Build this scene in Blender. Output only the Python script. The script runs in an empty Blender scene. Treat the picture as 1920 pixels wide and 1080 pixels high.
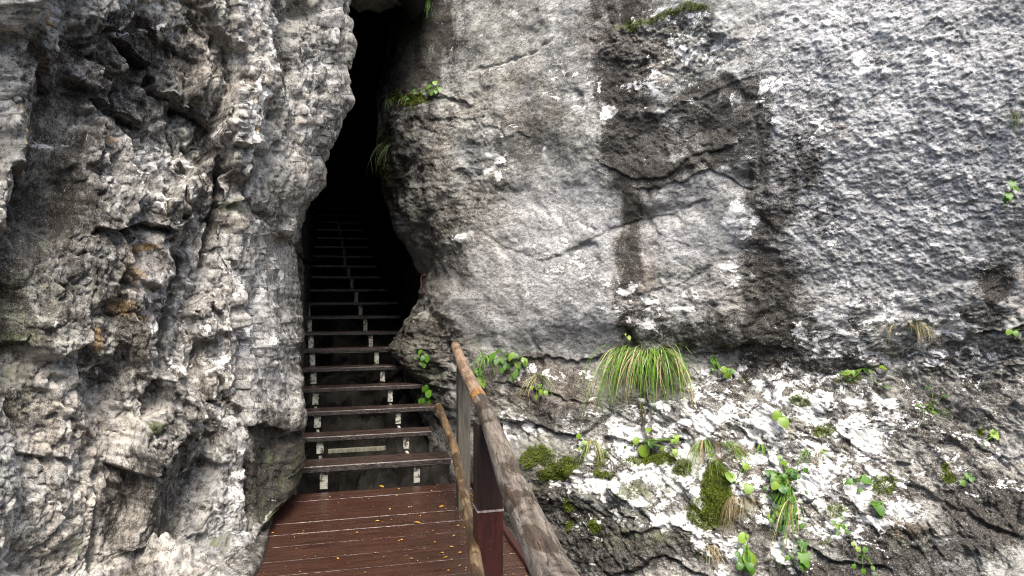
import bpy, math, random
import numpy as np
from mathutils import Vector, Matrix

random.seed(7)
RNG = np.random.default_rng(11)
scene = bpy.context.scene
COL = scene.collection
F = 1274.0            # focal length in photo pixels (photo 1920 x 1080)
EYE = 1.55
f32 = np.float32

# ------------------------------------------------------------------ noise
def _h(ix, iy, iz, seed):
    h = (ix.astype(np.uint32) * np.uint32(374761393)) ^ (iy.astype(np.uint32) * np.uint32(668265263)) \
        ^ (iz.astype(np.uint32) * np.uint32(2147483647 - 5)) ^ np.uint32((seed * 1274126177) & 0xffffffff)
    h = (h ^ (h >> np.uint32(13))) * np.uint32(1274126177)
    h = (h ^ (h >> np.uint32(16))) * np.uint32(2246822519)
    return h ^ (h >> np.uint32(13))

_G = np.array([[1,1,0],[-1,1,0],[1,-1,0],[-1,-1,0],[1,0,1],[-1,0,1],[1,0,-1],[-1,0,-1],
               [0,1,1],[0,-1,1],[0,1,-1],[0,-1,-1],[1,1,0],[-1,1,0],[0,-1,1],[0,-1,-1]], f32)

def perlin(x, y, z, seed=0):
    fx, fy, fz = np.floor(x), np.floor(y), np.floor(z)
    ix, iy, iz = fx.astype(np.int64), fy.astype(np.int64), fz.astype(np.int64)
    x, y, z = (x - fx).astype(f32), (y - fy).astype(f32), (z - fz).astype(f32)
    u, v, w = [t * t * t * (t * (t * 6 - 15) + 10) for t in (x, y, z)]
    out = 0
    for dx in (0, 1):
        wx = u if dx else 1 - u
        for dy in (0, 1):
            wy = v if dy else 1 - v
            for dz in (0, 1):
                wz = w if dz else 1 - w
                g = _G[_h(ix + dx, iy + dy, iz + dz, seed) & np.uint32(15)]
                out = out + wx * wy * wz * (g[..., 0] * (x - dx) + g[..., 1] * (y - dy) + g[..., 2] * (z - dz))
    return out

def fbm(p, s, octv=4, gain=.5, seed=0, ridged=False):
    """p (...,3); s scalar or 3 scales."""
    s = np.broadcast_to(np.asarray(s, float), (3,))
    x, y, z = p[..., 0] * s[0], p[..., 1] * s[1], p[..., 2] * s[2]
    a, tot, out = 1.0, 0.0, 0
    for o in range(octv):
        n = perlin(x, y, z, seed + o * 17)
        if ridged:
            n = 1 - 2.2 * np.abs(n)
        out = out + a * n
        tot += a
        a *= gain
        x, y, z = x * 2.03 + 7.1, y * 2.03 + 3.3, z * 2.03 + 1.7
    return out / tot

def cells(p, s, seed=0, jitter=.95):
    """Worley: F1, F2, cell random, and offset vector to nearest point."""
    s = np.broadcast_to(np.asarray(s, float), (3,))
    q = [p[..., k] * s[k] for k in range(3)]
    b = [np.floor(t) for t in q]
    fr = [(q[k] - b[k]).astype(f32) for k in range(3)]
    ib = [t.astype(np.int64) for t in b]
    f1 = np.full(q[0].shape, 9., f32); f2 = f1.copy()
    rid = np.zeros(q[0].shape, np.uint32)
    off = [np.zeros(q[0].shape, f32) for _ in range(3)]
    for dx in (-1, 0, 1):
        for dy in (-1, 0, 1):
            for dz in (-1, 0, 1):
                h = _h(ib[0] + dx, ib[1] + dy, ib[2] + dz, seed)
                jx = (h & np.uint32(1023)).astype(f32) / 1023 - .5
                jy = ((h >> np.uint32(10)) & np.uint32(1023)).astype(f32) / 1023 - .5
                jz = ((h >> np.uint32(20)) & np.uint32(1023)).astype(f32) / 1023 - .5
                vx, vy, vz = fr[0] - (dx + .5 + jitter * jx), fr[1] - (dy + .5 + jitter * jy), fr[2] - (dz + .5 + jitter * jz)
                d = vx * vx + vy * vy + vz * vz
                near = d < f1
                f2 = np.where(near, f1, np.minimum(f2, d))
                f1 = np.where(near, d, f1)
                rid = np.where(near, h, rid)
                for k, vv in enumerate((vx, vy, vz)):
                    off[k] = np.where(near, vv, off[k])
    return np.sqrt(f1), np.sqrt(f2), rid, off

def facets(p, s, seed=0, tilt=.8):
    """broken-block relief: every cell gets its own height and slope."""
    f1, f2, rid, off = cells(p, s, seed)
    r = [((_h(rid.astype(np.int64), rid.astype(np.int64) * 0 + k, rid.astype(np.int64) * 0, seed + 5)) & np.uint32(4095)).astype(f32) / 4095 - .5 for k in range(4)]
    return r[0] + tilt * (r[1] * off[0] + r[2] * off[1] + r[3] * off[2]) * 2, f2 - f1

def blur(h, n):
    h = np.array(h, f32)
    for _ in range(n):
        h[1:-1] = f32(.25) * (h[:-2] + h[2:]) + f32(.5) * h[1:-1]
        h[:, 1:-1] = f32(.25) * (h[:, :-2] + h[:, 2:]) + f32(.5) * h[:, 1:-1]
    return h

def sstep(a, b, x):
    t = np.clip((x - a) / (b - a), 0, 1)
    return t * t * (3 - 2 * t)

# ------------------------------------------------------------------ mesh helpers
def at(px, py, d):
    return Vector(((px - 960) / F * d, d, EYE - (py - 540) / F * d))

def on_deck(px, py, h=0.0):
    d = (EYE - h) * F / (py - 540)
    return at(px, py, d)

def tag(o, label=None, cat=None, group=None, kind=None):
    for k, v in (("label", label), ("category", cat), ("group", group), ("kind", kind)):
        if v: o[k] = v
    return o

def link(name, me, mats, parent=None):
    o = bpy.data.objects.new(name, me)
    COL.objects.link(o)
    for m in (mats if isinstance(mats, (list, tuple)) else [mats]):
        me.materials.append(m)
    if parent: o.parent = parent
    return o

def empty(name, loc=(0, 0, 0)):
    o = bpy.data.objects.new(name, None)
    COL.objects.link(o); o.location = loc; o.empty_display_size = .1
    return o

def raw_mesh(name, verts, faces, mat_idx=None, smooth=False, uvs=None):
    me = bpy.data.meshes.new(name)
    me.from_pydata([tuple(v) for v in verts], [], faces)
    if mat_idx is not None: me.polygons.foreach_set("material_index", mat_idx)
    if smooth: me.polygons.foreach_set("use_smooth", [True] * len(faces))
    me.update()
    return me

def grid_mesh(name, P, attrs=None, flip=False):
    """P (nv,nu,3) -> quad sheet"""
    nv, nu = P.shape[:2]
    me = bpy.data.meshes.new(name)
    me.vertices.add(nv * nu)
    me.vertices.foreach_set("co", np.ascontiguousarray(P, f32).ravel())
    i = np.arange(nv * nu).reshape(nv, nu)
    q = np.stack([i[:-1, :-1], i[1:, :-1], i[1:, 1:], i[:-1, 1:]], -1).reshape(-1, 4)
    if flip: q = q[:, ::-1]
    me.loops.add(q.size)
    me.loops.foreach_set("vertex_index", np.ascontiguousarray(q, np.int32).ravel())
    me.polygons.add(len(q))
    me.polygons.foreach_set("loop_start", np.arange(0, q.size, 4, dtype=np.int32))
    me.polygons.foreach_set("use_smooth", np.ones(len(q), bool))
    me.update(calc_edges=True)
    for an, arr in (attrs or {}).items():
        a = me.attributes.new(an, 'FLOAT_COLOR', 'POINT')
        buf = np.ones((nv * nu, 4), f32)
        buf[:, :3] = arr.reshape(-1, 3)
        a.data.foreach_set("color", buf.ravel())
    return me

def grid_normals(P):
    du = np.gradient(P, axis=1); dv = np.gradient(P, axis=0)
    n = np.cross(dv, du)
    return n / np.maximum(np.linalg.norm(n, axis=-1, keepdims=True), 1e-9)

class MB:
    """collects bars, boxes, tubes into one mesh"""
    def __init__(s): s.v = []; s.f = []; s.m = []
    def add(s, vs, fs, mi=0):
        b = len(s.v); s.v += [tuple(v) for v in vs]; s.f += [tuple(i + b for i in f) for f in fs]; s.m += [mi] * len(fs)
    def box(s, c, ax, ay, az, hx, hy, hz, mi=0, bev=.004):
        """oriented box with chamfered long edges (extruded octagon along ax)"""
        c = Vector(c); b = min(bev, hy * .4, hz * .4)
        prof = [(-hy + b, -hz), (hy - b, -hz), (hy, -hz + b), (hy, hz - b), (hy - b, hz), (-hy + b, hz), (-hy, hz - b), (-hy, -hz + b)]
        vs = []
        for t in (-hx, hx):
            for (p, q) in prof: vs.append(c + ax * t + ay * p + az * q)
        fs = [tuple(range(7, -1, -1)), tuple(range(8, 16))]
        for k in range(8): fs.append((k, (k + 1) % 8, 8 + (k + 1) % 8, 8 + k))
        s.add(vs, fs, mi)
    def tube(s, pts, rad, n=10, mi=0, wob=0., seed=0):
        r_ = random.Random(seed); pts = [Vector(p) for p in pts]; vs = []; fs = []
        for i, p in enumerate(pts):
            t = (pts[min(i + 1, len(pts) - 1)] - pts[max(i - 1, 0)]).normalized()
            a = t.cross(Vector((.13, .2, 1))).normalized(); b = t.cross(a)
            rr = rad[i] if isinstance(rad, (list, tuple)) else rad
            for k in range(n):
                an = 2 * math.pi * k / n
                q = rr * (1 + wob * r_.uniform(-1, 1))
                vs.append(p + a * math.cos(an) * q + b * math.sin(an) * q)
        for i in range(len(pts) - 1):
            for k in range(n):
                fs.append((i * n + k, i * n + (k + 1) % n, (i + 1) * n + (k + 1) % n, (i + 1) * n + k))
        fs.append(tuple(range(n - 1, -1, -1))); fs.append(tuple(range((len(pts) - 1) * n, len(pts) * n)))
        s.add(vs, fs, mi)
    def build(s, name, mats, parent=None, smooth=False):
        return link(name, raw_mesh(name, s.v, s.f, s.m, smooth), mats, parent)

# ------------------------------------------------------------------ node helper
class NT:
    def __init__(s, name):
        s.mat = bpy.data.materials.new(name); s.mat.use_nodes = True
        s.t = s.mat.node_tree; s.t.nodes.clear()
        s.out = s.t.nodes.new('ShaderNodeOutputMaterial')
        s.co = s.t.nodes.new('ShaderNodeTexCoord').outputs['Object']
    def put(s, sock, v):
        if isinstance(v, bpy.types.NodeSocket): s.t.links.new(v, sock)
        elif isinstance(v, (tuple, list)) and sock.type == 'RGBA' and len(v) == 3: sock.default_value = (*v, 1)
        else: sock.default_value = v
    def noise(s, scale, detail=6, rough=.6, co=None, dist=0., stretch=None, typ='FBM'):
        n = s.t.nodes.new('ShaderNodeTexNoise'); n.noise_dimensions = '3D'
        try: n.noise_type = typ
        except Exception: pass
        s.put(n.inputs['Vector'], s.scaled(stretch, co) if stretch else (co or s.co))
        n.inputs['Scale'].default_value = scale; n.inputs['Detail'].default_value = detail
        n.inputs['Roughness'].default_value = rough; n.inputs['Distortion'].default_value = dist
        return n.outputs['Fac']
    def scaled(s, sc, co=None, rot=None, loc=None):
        n = s.t.nodes.new('ShaderNodeMapping'); s.put(n.inputs['Vector'], co or s.co)
        n.inputs['Scale'].default_value = sc
        if rot: n.inputs['Rotation'].default_value = rot
        if loc: n.inputs['Location'].default_value = loc
        return n.outputs['Vector']
    def vor(s, scale, feature='F1', co=None, rnd=1., out='Distance'):
        n = s.t.nodes.new('ShaderNodeTexVoronoi'); n.feature = feature
        s.put(n.inputs['Vector'], co or s.co); n.inputs['Scale'].default_value = scale; n.inputs['Randomness'].default_value = rnd
        return n.outputs[out]
    def m(s, op, a, b=0., c=0., clamp=False):
        n = s.t.nodes.new('ShaderNodeMath'); n.operation = op; n.use_clamp = clamp
        s.put(n.inputs[0], a); s.put(n.inputs[1], b); s.put(n.inputs[2], c)
        return n.outputs[0]
    def ss(s, x, a, b, lo=0., hi=1.):
        n = s.t.nodes.new('ShaderNodeMapRange'); n.interpolation_type = 'SMOOTHSTEP'
        s.put(n.inputs['Value'], x); s.put(n.inputs['From Min'], a); s.put(n.inputs['From Max'], b)
        s.put(n.inputs['To Min'], lo); s.put(n.inputs['To Max'], hi)
        return n.outputs['Result']
    def mix(s, fac, a, b, mode='MIX'):
        n = s.t.nodes.new('ShaderNodeMix'); n.data_type = 'RGBA'; n.blend_type = mode
        s.put(n.inputs['Factor'], fac)
        s.put(n.inputs['A'] if False else [i for i in n.inputs if i.name == 'A' and i.type == 'RGBA'][0], a)
        s.put([i for i in n.inputs if i.name == 'B' and i.type == 'RGBA'][0], b)
        return [o for o in n.outputs if o.type == 'RGBA'][0]
    def attr(s, name):
        n = s.t.nodes.new('ShaderNodeAttribute'); n.attribute_name = name
        x = s.t.nodes.new('ShaderNodeSeparateColor'); s.t.links.new(n.outputs['Color'], x.inputs[0])
        return x.outputs[0], x.outputs[1], x.outputs[2]
    def sep(s, co=None):
        x = s.t.nodes.new('ShaderNodeSeparateXYZ'); s.put(x.inputs[0], co or s.co); return x.outputs
    def rnd(s):
        return s.t.nodes.new('ShaderNodeObjectInfo').outputs['Random']
    def bump(s, h, strength=.5, dist=.01, nrm=None):
        n = s.t.nodes.new('ShaderNodeBump'); s.put(n.inputs['Height'], h)
        n.inputs['Strength'].default_value = strength; n.inputs['Distance'].default_value = dist
        if nrm is not None: s.put(n.inputs['Normal'], nrm)
        return n.outputs['Normal']
    def finish(s, color, rough=.8, normal=None, spec=.4, trans=None):
        b = s.t.nodes.new('ShaderNodeBsdfPrincipled')
        s.put(b.inputs['Base Color'], color); s.put(b.inputs['Roughness'], rough)
        s.put(b.inputs['Specular IOR Level'], spec)
        if normal is not None: s.put(b.inputs['Normal'], normal)
        sh = b.outputs[0]
        if trans:
            tr = s.t.nodes.new('ShaderNodeBsdfTranslucent'); s.put(tr.inputs['Color'], color)
            mx = s.t.nodes.new('ShaderNodeMixShader'); mx.inputs[0].default_value = trans
            s.t.links.new(sh, mx.inputs[1]); s.t.links.new(tr.outputs[0], mx.inputs[2]); sh = mx.outputs[0]
        s.t.links.new(sh, s.out.inputs['Surface'])
        return s.mat

# ------------------------------------------------------------------ materials
def rock_material(name, warm=0., bmp=.45, crust=.6, drift=(.28, .25, .205), fleck=(1, 1, 1), grit_scale=120, base_lo=(.10, .098, .084), base_hi=(.40, .40, .375)):
    t = NT(name)
    dark, white, brown = t.attr('mask_a'); moss, ochre, pale = t.attr('mask_b')
    big = t.noise(1.3, 5, .55); mid = t.noise(6, 9, .7, dist=.5); fine = t.noise(30, 8, .75, stretch=fleck)
    grit = t.noise(grit_scale, 4, .8, stretch=fleck)
    tone = t.m('ADD', t.m('MULTIPLY', mid, .5), t.m('MULTIPLY', fine, .5))
    tone = t.m('ADD', tone, t.m('MULTIPLY', t.m('SUBTRACT', big, .5), .4))
    c = t.mix(t.ss(tone, .38, .63), base_lo, base_hi)
    # warm and cool drift of the limestone
    c = t.mix(t.ss(big, .45, .68, 0, .5), c, t.mix(t.ss(fine, .4, .6), (.11, .092, .07), drift))
    c = t.mix(t.ss(t.noise(2.1, 4, .6, co=t.scaled((1, 1, 1), loc=(9, 3, 5))), .5, .7, 0, .45), c, (.25, .265, .28))
    # pale smooth patches
    c = t.mix(t.m('MULTIPLY', pale, t.ss(tone, .34, .56, .3, .95)), c, t.mix(t.ss(fine, .4, .62), (.25, .253, .255), (.43, .434, .438)))
    # brown crust; also shadow tint in the buttress hollows
    c = t.mix(t.m('MULTIPLY', brown, t.ss(tone, .32, .6, .95, .4)), c, t.mix(t.ss(grit, .38, .6), (.05, .036, .024), (.17, .125, .085)))
    # dark crusty specks everywhere
    sp = t.ss(t.m('ADD', t.m('MULTIPLY', grit, .55), t.m('MULTIPLY', fine, .45)), .475, .41)
    c = t.mix(t.m('MULTIPLY', sp, crust), c, (.03, .027, .022))
    # dark algae / water streaks and painted shade, with a ragged, faded border
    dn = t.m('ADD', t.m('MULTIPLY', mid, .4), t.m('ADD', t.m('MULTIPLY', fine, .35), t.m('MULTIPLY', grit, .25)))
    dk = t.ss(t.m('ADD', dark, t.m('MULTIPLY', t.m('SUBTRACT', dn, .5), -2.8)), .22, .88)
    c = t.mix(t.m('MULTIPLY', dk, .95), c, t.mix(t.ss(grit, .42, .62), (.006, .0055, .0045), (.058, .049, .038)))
    # white lichen / calcite plaques, hard edged; also painted buttress highlights
    wn = t.m('ADD', t.m('MULTIPLY', t.noise(6.2, 10, .68, dist=.8, co=t.scaled((1, 1, 1.5), rot=(0, math.radians(-14), 0))), .78), t.m('MULTIPLY', fine, .22))
    wf = t.ss(t.m('ADD', white, t.m('MULTIPLY', t.m('SUBTRACT', wn, .5), 5.6)), .70, .78)
    c = t.mix(t.m('MULTIPLY', wf, .96), c, t.mix(t.ss(grit, .36, .56), (.44, .438, .425), (.74, .735, .72)))
    wp = t.ss(t.m('ADD', t.m('MULTIPLY', grit, .5), t.m('MULTIPLY', fine, .5)), .37, .31)
    c = t.mix(t.m('MULTIPLY', wp, .8), c, (.04, .036, .03))
    ws = t.ss(t.m('ADD', grit, t.m('ADD', t.m('MULTIPLY', white, .05), t.m('MULTIPLY', dark, .012))), .63, .66)
    c = t.mix(t.m('MULTIPLY', ws, .6), c, (.52, .51, .48))
    # ochre lichen, moss / green film; also painted green shadow tint
    of = t.ss(t.m('ADD', ochre, t.m('MULTIPLY', t.m('SUBTRACT', dn, .5), 2.6)), .42, .8)
    c = t.mix(t.m('MULTIPLY', of, .75), c, t.mix(t.ss(grit, .35, .65), (.12, .075, .025), (.42, .28, .12)))
    gn = t.m('ADD', t.m('MULTIPLY', mid, .5), t.m('MULTIPLY', fine, .5))
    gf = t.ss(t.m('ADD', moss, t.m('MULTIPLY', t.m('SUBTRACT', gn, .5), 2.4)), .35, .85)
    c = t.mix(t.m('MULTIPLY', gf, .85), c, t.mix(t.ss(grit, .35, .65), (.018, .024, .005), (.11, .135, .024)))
    if warm: c = t.mix(warm, c, (1.0, .955, .87), 'MULTIPLY')
    h = t.m('ADD', t.m('MULTIPLY', fine, 1.), t.m('MULTIPLY', grit, .5))
    nr = t.bump(h, bmp, .02)
    return t.finish(c, t.ss(tone, .35, .65, .85, .5), nr, .35)

M_ROCK_R = rock_material('cliff_rock', warm=.12, fleck=(1, 1, 1.7))
M_ROCK_L = rock_material('buttress_rock', warm=.5, bmp=.7, crust=.8, drift=(.47, .40, .30), fleck=(1, 1, .8), grit_scale=150, base_lo=(.07, .066, .056), base_hi=(.52, .515, .49))

def cave_shade_rock():  # rock colour kept near black to paint in the cave's shade
    t = NT('cave_shade_rock')
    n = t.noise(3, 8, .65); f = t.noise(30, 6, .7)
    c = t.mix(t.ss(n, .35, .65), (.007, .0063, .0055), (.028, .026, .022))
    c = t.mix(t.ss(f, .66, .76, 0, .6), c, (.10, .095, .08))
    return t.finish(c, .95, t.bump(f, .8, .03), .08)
M_CAVE_SHADE = cave_shade_rock()

def wet_boards():
    t = NT('wet_red_boards')
    x = t.scaled((1, 1, 1), rot=(0, 0, math.radians(-14)))
    g = t.noise(5, 8, .7, co=t.scaled((.6, 9, 9), co=x)); b = t.noise(2.3, 4, .6)
    f = t.noise(60, 5, .7, co=t.scaled((.35, 3, 3), co=x))
    c = t.mix(t.ss(g, .3, .7), (.018, .0095, .007), (.060, .028, .019))
    c = t.mix(t.ss(b, .5, .72, 0, .7), c, (.035, .013, .009))
    c = t.mix(t.ss(f, .62, .74, 0, .35), c, (.11, .055, .04))
    wet = t.ss(t.noise(3.1, 5, .6, co=t.scaled((1, 1, 1), loc=(4, 2, 8))), .4, .62)
    return t.finish(c, t.m('ADD', t.m('MULTIPLY', wet, -.16), .26), t.bump(t.m('ADD', g, f), .25, .008), .5)
M_BOARD = wet_boards()

def tread_wood():
    t = NT('wet_tread_wood')
    x = t.scaled((1, 1, 1), rot=(0, 0, math.radians(-14)))
    g = t.noise(6, 8, .7, co=t.scaled((.6, 9, 9), co=x)); f = t.noise(70, 5, .7, co=t.scaled((.5, 2, 2), co=x))
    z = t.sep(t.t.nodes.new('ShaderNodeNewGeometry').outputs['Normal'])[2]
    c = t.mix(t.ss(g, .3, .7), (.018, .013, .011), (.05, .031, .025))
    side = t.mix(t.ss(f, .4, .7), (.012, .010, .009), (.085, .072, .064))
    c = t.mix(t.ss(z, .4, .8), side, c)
    c = t.mix(t.ss(f, .66, .76, 0, .5), c, (.16, .14, .125))
    return t.finish(c, t.ss(g, .35, .65, .14, .38), t.bump(t.m('ADD', g, f), .4, .008), .5)
M_TREAD = tread_wood()

def pale_paint():
    t = NT('flaking_pale_steel')
    n = t.noise(38, 7, .7); b = t.noise(9, 5, .6)
    c = t.mix(t.ss(b, .4, .65), (.30, .295, .24), (.40, .39, .34))
    c = t.mix(t.ss(b, .58, .7, 0, .6), c, (.20, .22, .09))
    c = t.mix(t.ss(n, .50, .43), c, (.035, .03, .024))
    return t.finish(c, .55, t.bump(n, .4, .006), .4)
M_STEEL = pale_paint()

def log_bark(name, old, lo, hi, patch, seed=0.):
    """debarked log: grain along its own length (Y of the object), dark wet patches"""
    t = NT(name)
    co = t.scaled((1, 1, 1), loc=(seed, seed * .7, 0))
    g = t.noise(7, 8, .7, co=t.scaled((9, .8, 9), co=co)); b = t.noise(2.6, 5, .6, co=t.scaled((2.2, 1, 2.2), co=co), dist=.7)
    f = t.noise(90, 4, .7, co=t.scaled((3, .5, 3), co=co))
    c = t.mix(t.ss(g, .3, .7), lo, hi)
    c = t.mix(t.ss(b, .49, .54, 0, .82), c, t.mix(t.ss(g, .35, .7), old, patch))
    c = t.mix(t.ss(f, .42, .34, 0, .8), c, (.02, .016, .013))
    k = t.noise(5, 3, .6, co=t.scaled((9, .35, 9), co=co, loc=(3, 1, 2)))
    crack = t.ss(t.m('ABSOLUTE', t.m('SUBTRACT', k, .5)), .012, .0)
    c = t.mix(t.m('MULTIPLY', crack, .9), c, (.012, .01, .008))
    h = t.m('SUBTRACT', t.m('ADD', g, t.m('MULTIPLY', f, .5)), t.m('MULTIPLY', crack, 1.2))
    return t.finish(c, t.ss(b, .5, .58, .55, .3), t.bump(h, .5, .008), .45)
M_LOG_GREY = log_bark('weathered_grey_log', (.012, .009, .007), (.045, .034, .024), (.22, .185, .145), (.07, .042, .024))
M_LOG_BROWN = log_bark('dry_brown_log', (.12, .075, .045), (.17, .11, .07), (.34, .24, .165), (.23, .155, .10), 3.)
M_LOG_THIN = log_bark('yellow_brown_pole', (.03, .02, .012), (.09, .058, .03), (.24, .165, .085), (.10, .06, .03), 6.)
M_LOG_CUT = log_bark('orange_cut_wood', (.24, .11, .03), (.26, .12, .035), (.42, .22, .07), (.3, .15, .05), 9.)

def post_wood(name, lo, hi, rough, spk):
    t = NT(name)
    g = t.noise(8, 7, .7, stretch=(8, 8, .7)); f = t.noise(70, 4, .7)
    c = t.mix(t.ss(g, .3, .7), lo, hi)
    c = t.mix(t.ss(f, .66, .72, 0, .8), c, spk)
    return t.finish(c, rough, t.bump(g, .35, .006), .5)
M_POST_RED = post_wood('wet_red_post', (.016, .006, .005), (.045, .012, .010), .3, (.2, .13, .11))
M_POST_BLACK = post_wood('dark_wet_post', (.007, .005, .005), (.022, .012, .010), .3, (.16, .13, .11))
M_POST_GREY = post_wood('grey_green_post', (.035, .032, .024), (.10, .092, .07), .6, (.2, .19, .15))
M_STEEL_OLD = post_wood('dirty_mossy_bar', (.03, .03, .018), (.16, .155, .11), .7, (.3, .29, .24))
M_LINE = post_wood('white_joint', (.10, .075, .07), (.24, .2, .19), .6, (.3, .3, .3))

def leaf_mat(name, a, b, trans=.3, rough=.4):
    t = NT(name)
    n = t.noise(25, 4, .6)
    c = t.mix(t.m('ADD', t.m('MULTIPLY', n, .6), t.m('MULTIPLY', t.rnd(), .4)), a, b)
    return t.finish(c, rough, None, .35, trans)
M_LEAF = leaf_mat('fresh_leaf', (.03, .09, .01), (.10, .22, .022))
M_LEAF_Y = leaf_mat('yellow_green_leaf', (.09, .17, .015), (.22, .33, .035))
M_LEAF_D = leaf_mat('deep_green_leaf', (.025, .085, .012), (.06, .17, .02))
M_GRASS = leaf_mat('grass_blade', (.055, .14, .012), (.20, .38, .04), .25)
M_GRASS_D = leaf_mat('dark_grass_blade', (.035, .06, .012), (.09, .12, .025), .2)
M_STRAW = leaf_mat('straw_blade', (.30, .21, .10), (.55, .44, .28), .2, .6)
M_ROOT = leaf_mat('root_fibre', (.06, .045, .02), (.14, .10, .04), 0.01, .8)
M_MOSS = leaf_mat('moss', (.05, .075, .006), (.19, .24, .02), .15, .8)
M_FALLEN = leaf_mat('fallen_yellow_leaf', (.35, .16, .02), (.60, .36, .06), .1, .4)
M_FALLEN_B = leaf_mat('fallen_brown_leaf', (.12, .06, .02), (.36, .24, .12), .1, .5)
def iron():
    t = NT('rusty_iron'); n = t.noise(60, 5, .7)
    return t.finish(t.mix(t.ss(n, .4, .6), (.03, .014, .009), (.13, .05, .025)), .7, t.bump(n, .4, .004), .4)
M_IRON = iron()

# ------------------------------------------------------------------ chart features
def ell(U, V, items, soft=(1.25, .6)):
    """max of soft tilted ellipses (cx, cy, rx, ry, rotdeg, value)"""
    out = np.zeros(U.shape, f32)
    for (cx, cy, rx, ry, rot, val) in items:
        a = math.radians(rot); dx, dy = U - cx, V - cy
        q = np.sqrt(((dx * math.cos(a) + dy * math.sin(a)) / rx) ** 2 + ((-dx * math.sin(a) + dy * math.cos(a)) / ry) ** 2)
        out = np.maximum(out, val * sstep(soft[0], soft[1], q))
    return out

def addell(U, V, items):
    out = np.zeros(U.shape, f32)
    for (cx, cy, rx, ry, rot, val) in items:
        a = math.radians(rot); dx, dy = U - cx, V - cy
        q = ((dx * math.cos(a) + dy * math.sin(a)) / rx) ** 2 + ((-dx * math.sin(a) + dy * math.cos(a)) / ry) ** 2
        out += val * np.exp(-1.2 * q)
    return out

def seg_dist(U, V, pts):
    """distance to polyline, signed side (+ below/right of travel) and running parameter"""
    best = np.full(U.shape, 1e9, f32); side = np.zeros(U.shape, f32); par = np.zeros(U.shape, f32)
    n = len(pts) - 1
    for i in range(n):
        (x0, y0), (x1, y1) = pts[i], pts[i + 1]
        dx, dy = x1 - x0, y1 - y0; L2 = dx * dx + dy * dy
        t = np.clip(((U - x0) * dx + (V - y0) * dy) / L2, 0, 1)
        ex, ey = U - (x0 + t * dx), V - (y0 + t * dy)
        d = np.sqrt(ex * ex + ey * ey)
        s = np.sign(dx * (V - y0) - dy * (U - x0))
        m = d < best
        best = np.where(m, d, best); side = np.where(m, s, side); par = np.where(m, (i + t) / n, par)
    return best, side, par

def crack(U, V, pts, w, depth):
    d, s, t = seg_dist(U, V, pts)
    taper = np.clip(np.minimum(t, 1 - t) * 8, 0.15, 1)
    return -depth * taper * np.exp(-(d / w) ** 2)

def ledge(U, V, pts, reach, depth):
    """surface steps back just below the line and eases out over `reach` pixels: an overhang"""
    d, s, t = seg_dist(U, V, pts)
    taper = sstep(0, .12, t) * sstep(1, .88, t)
    below = np.where(s > 0, np.exp(-d / reach) * sstep(0, 3, d), 0)
    above = np.where(s < 0, np.exp(-d / (reach * .7)), 0) * .35
    return depth * taper * (above - below)

def flakes(A, B, K, seed, warp=1.4, sx=1.0):
    """A along the bedding, B across (metres, + downwards): broken shingle-like steps"""
    P = np.stack([A * sx, B * 2.2, np.zeros_like(A)], -1)
    w = fbm(P, 1.0 * K / 6, 4, .55, seed)
    s = B * K + warp * 2.2 * w + fbm(P, 3.1 * K / 6, 3, .5, seed + 3) * warp * .6
    fr = s - np.floor(s)
    lift = np.where(fr < .86, fr / .86, 1 - (fr - .86) / .14)
    hid = sstep(-.3, .3, fbm(np.stack([A * sx * K * .25, B * K * .5, np.zeros_like(A)], -1), 1.0, 3, .5, seed + 9))
    return (lift - .5) * (.12 + .88 * hid)

def chart_to_world(U, V, D):
    return np.stack([(U - 960) / F * D, D, EYE - (V - 540) / F * D], -1)

def spaced(stops):
    """[(value, n to next), ...]"""
    out = []
    for (a, n), (b, _) in zip(stops[:-1], stops[1:]): out += list(np.linspace(a, b, n, endpoint=False))
    return np.array(out + [stops[-1][0]])

def normal_shift(P, h):
    return P + grid_normals(P) * h[..., None]

# stairs line in plan: right edge of the flight at depth d
STAIR_T = .25
def stair_right(d): return -.525 - STAIR_T * (d - 5.35)

# ================================================================== the cliff on the right
RES = 1.9
rows = spaced([(-1250, 40), (-60, int(1200 / RES)), (1140, 40), (1680, 0)])
E_y = [-1250, -300, 0, 100, 150, 185, 225, 270, 350, 420, 470, 520, 560, 590, 625, 655, 700, 750, 800, 900, 1000, 1680]
E_x = [735, 735, 728, 716, 706, 702, 708, 708, 718, 738, 764, 786, 784, 768, 742, 722, 738, 770, 800, 822, 840, 880]
Ev = np.interp(rows, E_y, E_x)
NI = 70
Uo = spaced([(0, 620), (1, 0)])
ti = np.linspace(0, 1, NI, endpoint=False)
UU = np.empty((len(rows), NI + len(Uo)), float); VV = np.broadcast_to(rows[:, None], UU.shape).copy()
UU[:, NI:] = Ev[:, None] + (np.interp(Uo, [0, .93, 1], [0, 1235, 1800]))[None, :]
UU[:, :NI] = Ev[:, None]
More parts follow.
